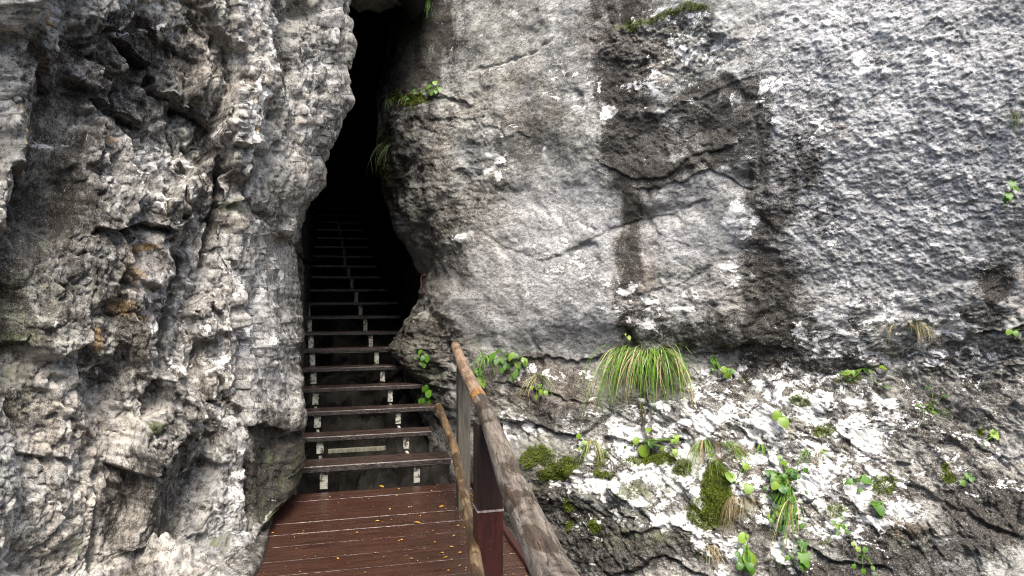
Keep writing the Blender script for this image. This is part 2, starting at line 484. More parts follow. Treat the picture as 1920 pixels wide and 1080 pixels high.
# base depth
Db = np.interp(UU, [690, 850, 1000, 1200, 1400, 1600, 1920, 2600], [6.75, 6.35, 6.0, 5.55, 5.15, 4.8, 4.3, 3.35])
Db -= .45 * sstep(700, 1180, VV) * sstep(900, 1200, UU)
Db -= .22 * sstep(640, 150, VV) * sstep(900, 1250, UU)
Db += .10 * np.exp(-((VV - 690) / 60.) ** 2) * sstep(880, 960, UU)
turn = np.interp(rows, [-1250, 200, 500, 600, 700, 900, 1680], [1.3, 1.25, 1.0, .95, .9, .7, .5])[:, None]
wid = np.interp(rows, [-1250, 200, 560, 650, 800, 1680], [62, 58, 34, 80, 80, 80])[:, None]
Db += turn * np.exp(-((UU - Ev[:, None]) / wid))
PB = chart_to_world(UU, VV, Db)
edge = PB[:, NI:NI + 1].copy()
zi = edge[:, 0, 2]
dI = edge[:, :, 1] + (16.5 - edge[:, :, 1]) * (1 - ti[None, :]) ** 1.6
k = sstep(0, 1, (1 - ti[None, :]) / .35)
xI = edge[:, :, 0] * (1 - k) + (stair_right(dI) + .10) * k
PB[:, :NI, 0] = xI; PB[:, :NI, 1] = dI; PB[:, :NI, 2] = zi[:, None]
inner = np.zeros(UU.shape, f32); inner[:, :NI] = np.clip((1 - ti) / .12, 0, 1)[None, :]

# relief ---------------------------------------------------------------
wr = fbm(PB, 2.2, 4, .55, 31); wr2 = fbm(PB, 2.2, 4, .55, 57)
Uw = UU + 26 * wr; Vw = VV + 26 * wr2
fine_w = fbm(PB, 9, 3, .5, 71)
Uw = Uw + 9 * fine_w; Vw = Vw + 9 * fbm(PB, 9, 3, .5, 77)
rough = ell(Uw, Vw, [(1720, 250, 330, 420, 0, .72), (1250, 210, 150, 110, 0, .3), (1450, 860, 360, 230, 0, 1.), (1780, 820, 260, 300, 0, .95),
                     (1180, 960, 220, 150, 0, .7), (1330, 570, 190, 90, 0, .3), (820, 300, 130, 200, 0, .3), (770, 680, 100, 110, 0, .95),
                     (1000, 780, 140, 60, 0, .35), (1250, 90, 150, 60, 0, .8)])
calm = ell(UU, VV, [(1740, 240, 380, 420, 0, 1.)])
rough = np.clip(rough + .10, 0, 1) * (1 - .4 * inner)
hR = .14 * fbm(PB, .8, 3, .5, 3) + .05 * fbm(PB, 2.3, 4, .5, 5)
fa, fe = facets(PB + .12 * np.stack([wr, wr2, fine_w], -1), (2.6, 2.6, 3.6), 9, 1.1)
hR += .045 * (1 - .75 * calm) * blur(fa, 5) * (.25 + .75 * rough)
fb, fbe = facets(PB + .05 * np.stack([wr2, fine_w, wr], -1), (8, 8, 12), 12, 1.1)
hR += .020 * (1 - .45 * calm) * blur(fb, 1) * (.12 + .88 * rough)
fc, fce = facets(PB, (24, 24, 34), 15, 1.1)
hR += .007 * fc * (.12 + .88 * rough)
# bedding: rises to the right in the right half, falls to the right at the foot
X = PB[..., 0]; Z = PB[..., 2]
ang = np.radians(np.interp(VV, [0, 560, 760, 1080], [22, 16, -18, -30]) * sstep(950, 1350, UU))
A = (X * np.cos(ang) + Z * np.sin(ang)); B = -(Z * np.cos(ang) - X * np.sin(ang))
gate = (1 - .55 * calm) * sstep(-.25, .2, fbm(PB, 1.7, 3, .5, 41))
hR += .024 * (1 - .6 * calm) * flakes(A, B, 4.2, 21, warp=.6) * (.06 + .94 * rough) * gate
hR += .016 * (1 - .6 * calm) * flakes(A, B, 11, 23, warp=.8) * (.06 + .90 * rough)
hR += .008 * flakes(A, B, 26, 26) * (.2 + .8 * rough)
def fract(P, sc, seed, w, amp):
    f1, f2, _, _ = cells(P, sc, seed)
    return -amp * np.exp(-(f2 - f1) / w)
WPR = PB + .10 * np.stack([wr, wr2, fine_w], -1) + .03 * np.stack([fine_w, wr, wr2], -1)
brk = sstep(-.1, .3, fbm(PB, 2.6, 3, .5, 47))
hR += fract(WPR, (5, 5, 9), 51, .07, .026) * rough * brk * (1 - .95 * calm) + fract(WPR, (15, 15, 24), 53, .09, .013) * rough * (1 - .6 * calm)
hR += .014 * fbm(PB, 14, 4, .6, 43) * (.2 + .8 * rough) + .005 * fbm(PB, 48, 3, .6, 45) * (.25 + .75 * rough)
hR += .008 * fbm(PB, 26, 3, .6, 49, ridged=True) * rough
# named features
LED = [([(985, 486), (1060, 470), (1130, 440), (1180, 420), (1240, 405), (1300, 382), (1340, 362)], 40, .022),
       ([(1165, 352), (1220, 352), (1290, 338), (1330, 318), (1380, 345), (1425, 350)], 24, .035),
       ([(1110, 300), (1180, 335), (1240, 335), (1310, 290), (1400, 255)], 20, .03),
       ([(1180, 235), (1260, 205), (1360, 165), (1425, 150)], 18, .02),
       ([(905, 672), (1000, 668), (1080, 672), (1140, 668)], 10, .07),
       ([(1280, 664), (1350, 660), (1420, 650), (1490, 655)], 16, .06),
       ([(920, 715), (990, 722), (1060, 745), (1110, 750)], 8, .05),
       ([(900, 775), (980, 790), (1050, 815), (1090, 815), (1120, 780), (1150, 740)], 14, .09),
       ([(1120, 825), (1180, 830), (1300, 825)], 12, .08),
       ([(715, 188), (760, 182), (830, 185), (890, 195)], 10, .05),
       ([(800, 235), (840, 215), (880, 225), (960, 255), (1010, 250)], 10, .025),
       ([(1430, 120), (1500, 150), (1560, 130), (1640, 100)], 12, .05),
       ([(1690, 212), (1740, 206), (1800, 196), (1850, 190)], 9, .06),
       ([(1620, 440), (1700, 415), (1760, 370), (1830, 345)], 12, .07),
       ([(1580, 350), (1660, 330), (1760, 300)], 12, .05),
       ([(1650, 880), (1750, 930), (1860, 985), (1920, 1000)], 12, .06),
       ([(1560, 800), (1640, 850), (1720, 870)], 10, .05),
       ([(1480, 1000), (1560, 1050), (1680, 1070)], 14, .09),
       ([(1820, 825), (1870, 850), (1930, 860)], 10, .05),
       ([(1820, 625), (1870, 622), (1925, 612)], 14, .08),
       ([(1380, 800), (1430, 840), (1470, 900)], 14, .07),
       ([(1060, 905), (1130, 890), (1230, 880)], 12, .05),
       ([(1150, 1010), (1260, 985), (1330, 1010)], 14, .06),
       ([(1130, 1075), (1250, 1050), (1400, 1085)], 16, .08)]
for pts, reach, dep in LED: hR += ledge(Uw, Vw, pts, reach, dep * (.0 if pts[0][0] > 1400 and pts[0][1] < 560 else .55))
CRK = [([(1418, 130), (1425, 250), (1415, 350), (1420, 440)], 5, .012), ([(800, 455), (792, 520), (790, 600)], 8, .07),
       ([(1010, 620), (1016, 700), (1008, 760)], 4, .03), ([(860, 440), (890, 432), (950, 470), (1000, 480)], 4, .008),
       ([(1175, 600), (1190, 640), (1180, 700), (1215, 780), (1180, 820)], 6, .05), ([(870, 130), (960, 120), (1060, 60)], 3, .018),
       ([(830, 640), (845, 690), (870, 690)], 8, .06), ([(1160, 660), (1115, 800)], 5, .03)]
for pts, w, dep in CRK: hR += crack(Uw, Vw, pts, w, dep)
hR += addell(Uw, Vw, [(1240, 402, 90, 24, -18, -.08), (1385, 335, 36, 20, 0, -.09), (868, 450, 14, 10, -20, .05), (1390, 400, 40, 50, 0, .05),
                      (1195, 790, 12, 45, 0, -.07), (1210, 850, 26, 20, 0, -.10), (1450, 960, 36, 90, 0, -.14), (1010, 860, 60, 40, 0, .06),
                      (770, 670, 40, 40, 0, .03), (1590, 700, 40, 24, 0, -.06), (1120, 920, 110, 30, -8, .07), (1180, 560, 200, 60, -10, .04),
                      (1330, 1010, 60, 40, 20, .06), (1770, 775, 50, 35, 0, -.08), (1870, 530, 34, 34, 0, -.06)])
hR *= (1 - .5 * inner) * np.where(inner > 0, 1, 1)
PR = normal_shift(PB, hR)
# top runs back into the hillside
PR[0, :, 1] += 9; PR[0, :, 2] += 1.5

# stains and painted shade --------------------------------------------------------------------
Um = Uw + 10 * fbm(PB, 22, 3, .6, 91); Vm = Vw + 10 * fbm(PB, 22, 3, .6, 93)
# water streaks: stretched vertically; mossy shadow painted in beside the cleft
Us = UU + 34 * wr + 24 * fbm(PB * np.array([1, 1, .25]), 5, 4, .6, 95); Vs = VV + 60 * fbm(PB, 4, 3, .6, 97)
dark = 1.25 * ell(Us, Vs, [(1160, 40, 60, 110, 8, .72), (1160, 150, 60, 80, 0, .8), (1190, 265, 70, 90, 0, .98), (1330, 168, 100, 34, -12, .85), (1420, 250, 36, 170, 0, .82), (1330, 240, 100, 80, 0, .76), (1225, 325, 100, 30, -6, .98), (1320, 300, 60, 26, -20, .8),
                    (1180, 385, 24, 60, 4, .8), (1178, 480, 22, 110, 3, .68), (1480, 330, 80, 80, 0, .72), (1450, 430, 60, 80, 0, .75), (1500, 250, 40, 60, 0, .5), (1440, 520, 70, 80, 0, .72), (1455, 620, 100, 80, 0, .88), (1370, 620, 80, 50, 0, .7), (1550, 420, 50, 70, 0, .4),
                    (1290, 625, 110, 34, 0, .65), (790, 60, 80, 110, 0, .8), (760, 130, 70, 90, 0, .85), (730, 330, 26, 120, 0, .9), (800, 230, 40, 28, 0, .6),
                    (1870, 530, 40, 44, 0, .95), (1190, 610, 34, 34, 0, .7), (1820, 300, 40, 200, 0, .25)], (1.55, .35))
strk = fbm(PB * np.array([1, 1, .12]), 9, 4, .6, 98)
dark *= np.clip(1 + .9 * strk, .35, 1.25)
dark = np.maximum(dark, ell(Um, Vm, [(850, 330, 150, 170, 0, .42), (1450, 860, 300, 220, 0, .74), (1760, 780, 220, 220, 0, .5), (1560, 640, 120, 90, 0, .66), (1230, 830, 190, 110, 0, .74), (1000, 200, 120, 120, 20, .36), (1250, 90, 150, 60, 0, .5), (1500, 180, 100, 110, 0, .4), (1640, 80, 120, 60, 0, .3), (1000, 720, 130, 52, 0, .55), (1040, 780, 90, 40, 0, .72), (1180, 1010, 180, 80, 0, .85), (1050, 940, 60, 80, 0, .8), (1330, 1010, 90, 60, 0, .6),
                    (1195, 770, 12, 50, 10, .9), (1210, 855, 40, 22, 0, .9), (1460, 950, 46, 110, 0, .9), (1500, 730, 60, 40, 0, .5), (1780, 790, 110, 60, 0, .7), (1850, 960, 110, 100, 0, .85),
                    (1700, 1040, 180, 60, 15, .8), (1850, 780, 90, 130, 0, .55), (1640, 770, 90, 40, 0, .55), (1590, 705, 40, 26, 0, .8), (1560, 860, 60, 30, 25, .5), (1450, 1060, 60, 40, 0, .7), (1530, 1075, 120, 30, 0, .9), (1840, 600, 60, 40, 0, .6), (1340, 830, 40, 70, 0, .5), (900, 1000, 90, 160, 0, .8),
                    (1890, 680, 40, 60, 0, .5), (770, 660, 90, 90, 0, .7), (800, 850, 60, 140, 0, .6), (830, 720, 50, 30, 0, .6)]))
white = 1.05 * ell(Um, Vm, [(1290, 105, 110, 44, -6, .62), (1230, 150, 60, 26, -10, .62), (1080, 160, 60, 40, -30, .42), (1143, 212, 22, 13, -40, .95), (1390, 412, 46, 44, 0, .9), (1350, 510, 50, 30, 0, .62), (1390, 440, 30, 16, 0, .7),
                     (1240, 580, 80, 40, 0, .6), (1170, 560, 40, 40, 0, .55), (1270, 30, 90, 26, 0, .5), (1480, 200, 70, 60, 0, .42), (1620, 90, 200, 110, 0, .34), (1540, 250, 90, 50, 0, .45), (1690, 200, 200, 160, 0, .33), (1700, 380, 180, 160, 0, .34), (1560, 420, 60, 60, 0, .36), (1600, 530, 120, 60, 0, .38),
                     (1230, 780, 100, 34, 0, .7), (1310, 730, 60, 40, -10, .55), (1370, 760, 80, 50, -15, .7), (1110, 760, 26, 26, 0, .6), (960, 795, 36, 22, 20, .85), (1010, 815, 50, 12, 10, .5), (1180, 850, 90, 24, 0, .75), (1130, 905, 90, 18, -4, .95), (1250, 900, 90, 26, 12, .8), (1200, 930, 80, 16, 0, .7), (1260, 975, 36, 20, 0, .95), (1330, 1010, 46, 24, 30, .85), (1370, 1040, 40, 40, 0, .6),
                     (1330, 900, 40, 40, 0, .55), (1470, 740, 110, 50, -20, .66), (1560, 620, 80, 70, -20, .62), (1620, 580, 60, 44, 0, .6), (1690, 590, 40, 30, 0, .55), (1490, 800, 90, 50, 20, .62), (1420, 860, 50, 36, 0, .7), (1540, 860, 70, 40, 25, .62), (1620, 880, 90, 34, 15, .6), (1560, 940, 80, 26, 30, .66), (1570, 990, 60, 40, 0, .6), (1690, 965, 44, 34, 0, .6), (1480, 1030, 46, 60, -20, .7), (1520, 900, 40, 40, 0, .5),
                     (1790, 615, 30, 34, 0, .8), (1700, 670, 130, 60, 0, .45), (1780, 860, 140, 80, 15, .42), (1500, 850, 240, 180, 20, .72), (1250, 830, 200, 90, 0, .72), (1660, 620, 130, 90, 0, .6), (1250, 960, 120, 60, 0, .6), (1840, 700, 80, 60, 0, .42), (1650, 760, 120, 60, 20, .42), (868, 450, 20, 13, -20, .85), (1070, 480, 90, 60, 0, .3), (930, 290, 40, 50, 0, .42), (920, 130, 30, 24, 0, .42), (940, 330, 30, 24, 0, .5), (1035, 700, 24, 10, 0, .55), (1000, 690, 10, 14, 0, .7), (960, 700, 30, 14, 0, .5), (1090, 700, 20, 14, 0, .5), (1440, 660, 40, 30, 0, .35), (1100, 985, 40, 30, 0, .4), (1040, 870, 30, 20, 0, .6)])
dark *= np.clip(1.45 - white, .5, 1)
pale = ell(Uw, Vw, [(1060, 470, 130, 170, 0, .85), (1090, 600, 130, 80, 0, .95), (1240, 460, 90, 40, 0, .75), (1280, 370, 70, 40, -15, .6), (1100, 90, 70, 120, 0, .5), (950, 560, 130, 110, 0, .6), (1680, 250, 340, 360, 0, .95), (1560, 480, 120, 120, 0, .6), (1320, 690, 60, 30, 0, .6), (1380, 250, 34, 60, 10, .75), (1280, 250, 50, 26, 0, .6), (1330, 430, 100, 60, 0, .5), (1850, 120, 150, 160, 0, .8), (1250, 290, 70, 30, 0, .35), (1300, 540, 70, 60, 0, .4)])
brown = ell(Us, Vm, [(1000, 725, 130, 60, 0, .85), (1170, 90, 90, 120, 0, .7), (1185, 500, 34, 110, 0, .8), (860, 500, 110, 130, 0, .25), (1000, 200, 60, 70, 30, .4), (1750, 820, 240, 180, 0, .3), (1450, 850, 280, 210, 0, .5), (1830, 700, 120, 80, 0, .35), (1530, 215, 60, 40, 0, .35), (1560, 250, 34, 24, 0, .5), (800, 640, 90, 60, 0, .6), (830, 300, 24, 90, 0, .6), (1700, 990, 70, 20, 10, .5), (1420, 560, 120, 90, 0, .4), (900, 400, 130, 70, 0, .3)])
moss = ell(Um, Vm, [(1240, 32, 80, 9, -12, .7), (1305, 18, 40, 12, 0, .68), (1180, 45, 50, 14, -15, .6), (1230, 402, 70, 16, -15, .45), (1385, 335, 36, 14, 0, .5), (1060, 470, 60, 10, -18, .45), (1010, 850, 40, 22, 0, .85), (1060, 880, 50, 28, 0, .85), (1140, 885, 24, 12, 0, .8), (1130, 858, 16, 12, 0, .8), (1215, 865, 50, 14, 0, .9), (1190, 925, 30, 16, 0, .6), (1275, 880, 22, 16, 0, .8), (1345, 920, 34, 60, 0, 1.), (1330, 970, 40, 20, 0, .8), (1115, 988, 14, 12, 0, .95), (1065, 950, 10, 14, 0, .9), (1062, 985, 8, 12, 0, .9), (1230, 940, 30, 16, 0, .5),  # moss; ledge and crease entries paint soft green shade
                    (1500, 750, 24, 14, 0, .7), (1545, 805, 30, 14, 0, .7), (1590, 715, 34, 14, 0, .6), (1420, 830, 24, 16, 0, .5), (1560, 960, 30, 16, 0, .65), (1660, 905, 30, 26, 0, .7), (1780, 895, 20, 12, 0, .8), (1775, 880, 14, 10, 0, .7), (1840, 808, 14, 8, 0, .7), (1550, 1020, 16, 12, 0, .6), (1690, 1010, 30, 14, 0, .4), (760, 40, 60, 70, 0, .5), (760, 188, 50, 12, 0, .85), (720, 290, 18, 60, 0, .6), (745, 130, 30, 16, 0, .5), (770, 645, 70, 60, -40, .36), (795, 710, 50, 50, 0, .46), (860, 780, 40, 60, 0, .35), (1310, 955, 26, 30, 0, .7), (1395, 700, 16, 8, 0, .6), (920, 905, 60, 60, 0, .35), (1680, 650, 26, 26, -40, .5), (1250, 1010, 14, 20, 0, .5), (890, 640, 20, 16, 0, .5), (1200, 880, 190, 80, 0, .38), (1440, 850, 240, 190, 0, .36), (1640, 830, 160, 160, 0, .3), (1000, 870, 100, 60, 0, .5), (1200, 990, 160, 60, 0, .40), (1290, 690, 160, 40, 0, .32), (850, 250, 120, 160, 0, .3)])
ochre = ell(Um, Vm, [(1690, 985, 50, 16, 10, .5), (1030, 110, 16, 40, 25, .35), (1135, 870, 30, 14, 0, .3), (1680, 720, 40, 24, 0, .35), (880, 40, 6, 30, 0, .4)])
inn = inner.astype(f32)
dark = np.clip(np.maximum(dark, inn * .8), 0, 1); white *= (1 - inn); pale *= (1 - inn)  # cleft interior darkened to paint in deep shade
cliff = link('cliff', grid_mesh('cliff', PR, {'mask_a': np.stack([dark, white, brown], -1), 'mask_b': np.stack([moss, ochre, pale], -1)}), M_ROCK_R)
tag(cliff, 'grey limestone cliff with dark water streaks and white lichen behind the log railing', 'cliff', kind='structure')
MOSS_R = (PR, moss * (1 - inn), UU, VV)

class Wall:
    """look up where the finished rock lies behind a photo position"""
    def __init__(s, P):
        s.P = P; s.N = grid_normals(P)
        D = np.maximum(P[..., 1], .05)
        s.px = 960 + P[..., 0] / D * F; s.py = 540 - (P[..., 2] - EYE) / D * F
    def hit(s, px, py):
        e = (s.px - px) ** 2 + (s.py - py) ** 2
        near = e < 9
        i = np.argmin(np.where(near, s.P[..., 1], 99)) if near.any() else np.argmin(e)
        return Vector(s.P.reshape(-1, 3)[i]), Vector(s.N.reshape(-1, 3)[i])
WR = Wall(PR)

# ================================================================== the buttress on the left
rows = spaced([(-1250, 40), (-60, int(1200 / RES)), (1140, 40), (2050, 0)])
L_y = [-1250, -200, 0, 60, 130, 195, 212, 232, 255, 290, 340, 375, 410, 450, 480, 530, 600, 640, 680, 720, 770, 830, 880, 935, 970, 1010, 1060, 1100, 2050]
L_x = [640, 648, 648, 654, 656, 660, 652, 636, 624, 604, 598, 578, 564, 552, 548, 549, 557, 559, 553, 556, 566, 563, 565, 558, 528, 480, 408, 370, 230]
Lv = np.interp(rows, L_y, L_x) - np.interp(rows, [0, 300, 450, 600, 850, 950, 1080], [9, 12, 17, 23, 18, 8, 0])
Lv = Lv + 7 * perlin(rows * .035, rows * 0 + 3.3, rows * 0 + .7, 5) + 5 * perlin(rows * .09, rows * 0 + 1.3, rows * 0 + .2, 6)
NIL = 80
Uo = spaced([(0, 60), (.36, 330), (1, 0)])
NO = len(Uo)
UU = np.empty((len(rows), NO + NIL), float); VV = np.broadcast_to(rows[:, None], UU.shape).copy()
UU[:, :NO] = -700 + (Lv[:, None] + 700) * np.interp(Uo, [0, .36, 1], [0, .52, 1])[None, :]
UU[:, NO:] = Lv[:, None]
Db = np.interp(UU, [-700, -100, 0, 150, 300, 440, 485, 550, 660], [2.3, 2.85, 3.05, 3.4, 3.72, 3.98, 4.15, 4.5, 4.95])
# rear part: the lit corner column in front of the cleft edge closes towards the foot
Db += np.interp(VV, [0, 300, 520, 1080], [.25, .15, 0., 0.]) * sstep(480, 540, UU)
lim = np.interp(VV, [-1250, 640, 760, 860, 935, 1000, 1080, 1200, 2050], [9, 6.6, 5.6, 5.05, 4.70, 4.12, 3.48, 2.9, 1.9])
Db = Db - .12 * np.log1p(np.exp((Db - lim) / .12))
Db -= .18 * sstep(150, -200, VV)
lw = np.interp(rows, [-1250, 200, 400, 1080], [26, 22, 24, 30])[:, None]
Db += np.interp(VV, [-1250, 600, 800, 1000], [.55, .5, .2, 0]) * np.exp((UU - Lv[:, None]) / lw)
PB = chart_to_world(UU, VV, Db)
edge = PB[:, NO - 1:NO].copy()
t1 = np.linspace(0, 1, NIL + 1)[1:][None, :]
tt = np.clip(t1 / .85, 0, 1)
dI = edge[:, :, 1] + (16 - edge[:, :, 1]) * tt ** 1.5
k = sstep(0, .3, tt)
xI = edge[:, :, 0] * (1 - k) + (stair_right(dI) - 1.30) * k
xI = xI + 2.6 * np.clip((t1 - .85) / .15, 0, 1)
PB[:, NO:, 0] = xI; PB[:, NO:, 1] = dI; PB[:, NO:, 2] = edge[:, :, 2]
inner = np.zeros(UU.shape, f32); inner[:, NO:] = np.clip(t1 / .12, 0, 1)

wr = fbm(PB, 2.2, 4, .55, 131); wr2 = fbm(PB, 2.2, 4, .55, 157); fine_w = fbm(PB, 9, 3, .5, 171)
Uw = UU + 24 * wr + 8 * fine_w; Vw = VV + 24 * wr2 + 8 * fbm(PB, 9, 3, .5, 177)
smooth = ell(Uw, Vw, [(85, 330, 60, 190, 8, .9), (285, 520, 45, 40, 0, .5), (420, 690, 14, 50, 0, .6), (330, 560, 14, 120, 0, .6), (270, 960, 90, 90, 0, .6), (340, 920, 60, 100, 0, .7), (520, 920, 50, 140, 0, .5), (375, 640, 26, 40, 0, .4), (480, 370, 26, 60, 0, .5), (410, 860, 50, 60, 0, .5)])
rough = 1 - .8 * smooth
WQ = PB + .22 * np.stack([wr, wr2, fine_w * .3], -1)
fv, fve = facets(WQ, (1.7, 1.7, .5), 301, 1.5)
fw, fwe = facets(WQ, (3.4, 3.4, 1.0), 303, 1.4)
hL = .07 * fbm(PB, .9, 3, .5, 103) + .05 * fbm(PB, (2.6, 2.6, 1.3), 4, .5, 105) + .19 * blur(fv, 7) + .08 * blur(fw, 6)
fa, fe = facets(PB + .16 * np.stack([wr, wr2, fine_w], -1), (3.2, 3.2, 1.7), 109, 1.3); hL += .045 * blur(fa, 4) * (.3 + .7 * rough)
fb, fbe = facets(PB + .06 * np.stack([wr2, fine_w, wr], -1), (10, 10, 5.5), 112, 1.3); hL += .023 * blur(fb, 2) * rough
fc, fce = facets(PB, (30, 30, 24), 115, 1.1); hL += .010 * blur(fc, 1) * rough
f1, f2, _, _ = cells(PB + .03 * np.stack([fine_w, wr, wr2], -1), (17, 17, 13), 118); hL += .018 * np.clip(f1 - .25, 0, .6) * -1 * rough * sstep(-.2, .25, fbm(PB, 3, 3, .5, 119)) * 1.6
f1, f2, _, _ = cells(PB, (44, 44, 38), 121); hL += .007 * (.5 - f1) * rough
X = PB[..., 0] * 1.0 + .6 * PB[..., 1]; Z = PB[..., 2]
ang = np.radians(np.interp(VV, [0, 450, 800, 1080], [-42, -55, -70, -50]))
A = X * np.cos(ang) + Z * np.sin(ang); B = -(Z * np.cos(ang) - X * np.sin(ang))
hL += .035 * flakes(A, B, 2.0, 121) * (.2 + .8 * rough) * sstep(-.3, .15, fbm(PB, 1.7, 3, .5, 141))
hL += .03 * fbm(PB + .05 * np.stack([fine_w, wr, wr2], -1), (7, 7, 2.6), 4, .55, 151, ridged=True) * rough
hL += .020 * fbm(PB, (18, 18, 6.5), 4, .6, 143) * (.25 + .75 * rough) + .008 * fbm(PB, 50, 3, .6, 145) * (.3 + .7 * rough)
hL += .012 * fbm(PB, (22, 22, 10), 3, .6, 149, ridged=True) * rough
LEDL = [([(185, 45), (225, 60), (262, 85), (300, 128)], 20, .16), ([(298, 128), (305, 160), (345, 200), (385, 210), (420, 240)], 18, .12),
        ([(120, 130), (180, 190), (250, 215), (290, 245)], 18, .12), ([(430, 262), (470, 268), (500, 262)], 16, .10), ([(330, 220), (345, 300), (360, 320)], 12, .08),
        ([(150, 430), (200, 440), (260, 425), (330, 440)], 20, .10), ([(180, 870), (240, 880), (300, 830), (330, 790)], 30, .16), ([(340, 790), (385, 760), (390, 830)], 26, .12),
        ([(0, 830), (60, 850), (130, 865)], 16, .06), ([(20, 60), (70, 130), (100, 180)], 18, .12), ([(400, 545), (430, 600), (440, 640)], 12, .06),
        ([(480, 800), (520, 790), (560, 830)], 24, .10), ([(0, 300), (40, 330), (50, 420)], 18, .1), ([(225, 640), (250, 700), (300, 720)], 16, .06), ([(400, 700), (440, 760), (470, 780)], 14, .06)]
WPL = PB + .12 * np.stack([wr, wr2, fine_w], -1) + .03 * np.stack([fine_w, wr, wr2], -1)
brk = sstep(-.15, .25, fbm(PB, 2.6, 3, .5, 147))
hL += fract(WPL, (5.5, 5.5, 3.0), 251, .06, .06) * brk * (.3 + .7 * rough) + fract(WPL, (15, 15, 10), 253, .08, .022) * rough
hL += .05 * fbm(PB + .1 * np.stack([wr, wr2, fine_w], -1), (4.5, 4.5, .9), 3, .5, 255, ridged=True) * (.4 + .6 * rough)
for pts, reach, dep in LEDL: hL += ledge(Uw, Vw, pts, reach, dep * 1.1)
CRKL = [([(508, -60), (505, 100), (503, 260), (512, 330)], 10, .26), ([(345, 470), (335, 560), (310, 640), (308, 760)], 10, .16), ([(420, 290), (425, 380), (400, 440), (390, 520)], 9, .15),
        ([(5, 620), (15, 740), (40, 800)], 14, .14), ([(474, 560), (472, 700), (474, 1080)], 9, .16), ([(350, 330), (360, 420), (350, 480)], 6, .07), ([(150, 560), (150, 680), (160, 800)], 10, .08), ([(470, 300), (480, 380), (540, 470)], 8, .07),
        ([(170, 870), (172, 960), (170, 1090)], 10, .10), ([(430, -40), (428, 120), (432, 240)], 5, .05), ([(0, 470), (30, 560), (20, 640)], 10, .10)]
for pts, w, dep in CRKL: hL += crack(Uw, Vw, pts, w * .8, dep * 1.35)
hL += addell(Uw, Vw, [(85, 350, 60, 200, 8, -.34), (260, 980, 90, 100, 0, -.10), (225, 60, 40, 20, 30, -.08), (360, 900, 40, 70, 20, -.22), (70, 960, 100, 110, 0, .16), (330, 350, 60, 60, 0, .12), (470, 150, 45, 120, 0, .12), (520, 960, 50, 130, 0, -.10),
                      (120, 540, 40, 60, 0, -.08), (270, 540, 60, 60, 0, .05), (430, 640, 40, 120, 0, .06), (190, 740, 40, 70, 0, -.2), (560, 330, 40, 40, 0, .06), (390, 830, 24, 60, 0, -.16), (20, 560, 26, 140, 0, -.22), (230, 380, 60, 40, 0, .06)])
hL *= (1 - .5 * inner)
# the overhanging teeth at the cleft edge keep their outline
hL *= 1 - .4 * np.exp(-((Lv[:, None] - UU) / 40.) ** 2) * sstep(880, 940, VV)
hL *= 1 - .12 * np.exp(-((Lv[:, None] - UU) / 26.) ** 2) * (inner < .01)
NB = grid_normals(PB)
turned = np.clip(np.abs(NB[..., 1]) * 1.25 - .05, .3, 1)
hL = np.where(UU > 440, hL * (.42 + .58 * turned), hL * (.6 + .4 * turned))
PL = normal_shift(PB, hL)
PL[0, :, 0] -= 7; PL[0, :, 2] += 1.5
Um = Uw + 10 * fbm(PB, 22, 3, .6, 191); Vm = Vw + 10 * fbm(PB, 22, 3, .6, 193)
dark = ell(Um, Vm, [(90, 350, 60, 210, 8, .68), (250, 80, 140, 90, 20, .72), (140, 130, 100, 70, 40, .72), (380, 170, 60, 110, 0, .6), (270, 210, 110, 60, 30, .62), (190, 640, 70, 110, 0, .58), (20, 560, 40, 160, 0, .75), (270, 970, 100, 110, 0, .62), (520, 900, 52, 150, 0, .95), (520, 60, 24, 140, 0, .7), (575, 40, 60, 60, 0, .43), (230, 900, 60, 60, 0, .6), (100, 420, 90, 80, 0, .7), (110, 520, 80, 120, 0, .6), (60, 200, 60, 80, 0, .6), (60, 770, 60, 50, 0, .6), (380, 600, 34, 80, 0, .43), (400, 330, 24, 110, 0, .6), (300, 850, 70, 60, 0, .6), (360, 900, 40, 90, 0, .6), (170, 480, 80, 40, 0, .43), (60, 950, 100, 110, 0, .43), (240, 720, 60, 60, 0, .43), (330, 450, 40, 60, 0, .43), (30, 100, 50, 120, 0, .55), (600, 200, 50, 120, 0, .42), (340, 60, 70, 60, 0, .43), (430, 820, 60, 90, 0, .38), (500, 380, 40, 60, 0, .45)])  # dark speckle, plus shade painted into hollows and the foot face
white = ell(Um, Vm, [(468, 110, 36, 110, 0, .6), (465, 225, 34, 44, 0, .62), (300, 330, 90, 70, 20, .5), (600, 290, 60, 60, 0, .45), (430, 250, 60, 60, 0, .4), (500, 520, 60, 170, 0, .45), (390, 700, 70, 150, 0, .46), (300, 560, 60, 80, 0, .42), (440, 930, 36, 150, 0, .5), (320, 310, 80, 50, 10, .45), (600, 130, 40, 80, 0, .3), (570, 250, 40, 60, 0, .35), (290, 520, 60, 60, 0, .25), (220, 320, 70, 60, 0, .32), (420, 490, 50, 100, 0, .3), (470, 520, 60, 80, 0, .36), (510, 620, 50, 100, 0, .42), (370, 690, 50, 90, 0, .42), (430, 870, 40, 120, 0, .4), (330, 700, 40, 60, 0, .4), (80, 900, 80, 60, 0, .3), (160, 700, 26, 90, 0, .4), (110, 250, 50, 40, 0, .35), (540, 700, 40, 60, 0, .35), (590, 350, 20, 60, 0, .35), (400, 420, 60, 60, 0, .3), (280, 30, 120, 60, 0, .3), (30, 650, 16, 60, 0, .4), (260, 470, 40, 40, 0, .35)])  # white lichen, plus highlights painted along the lit ridge
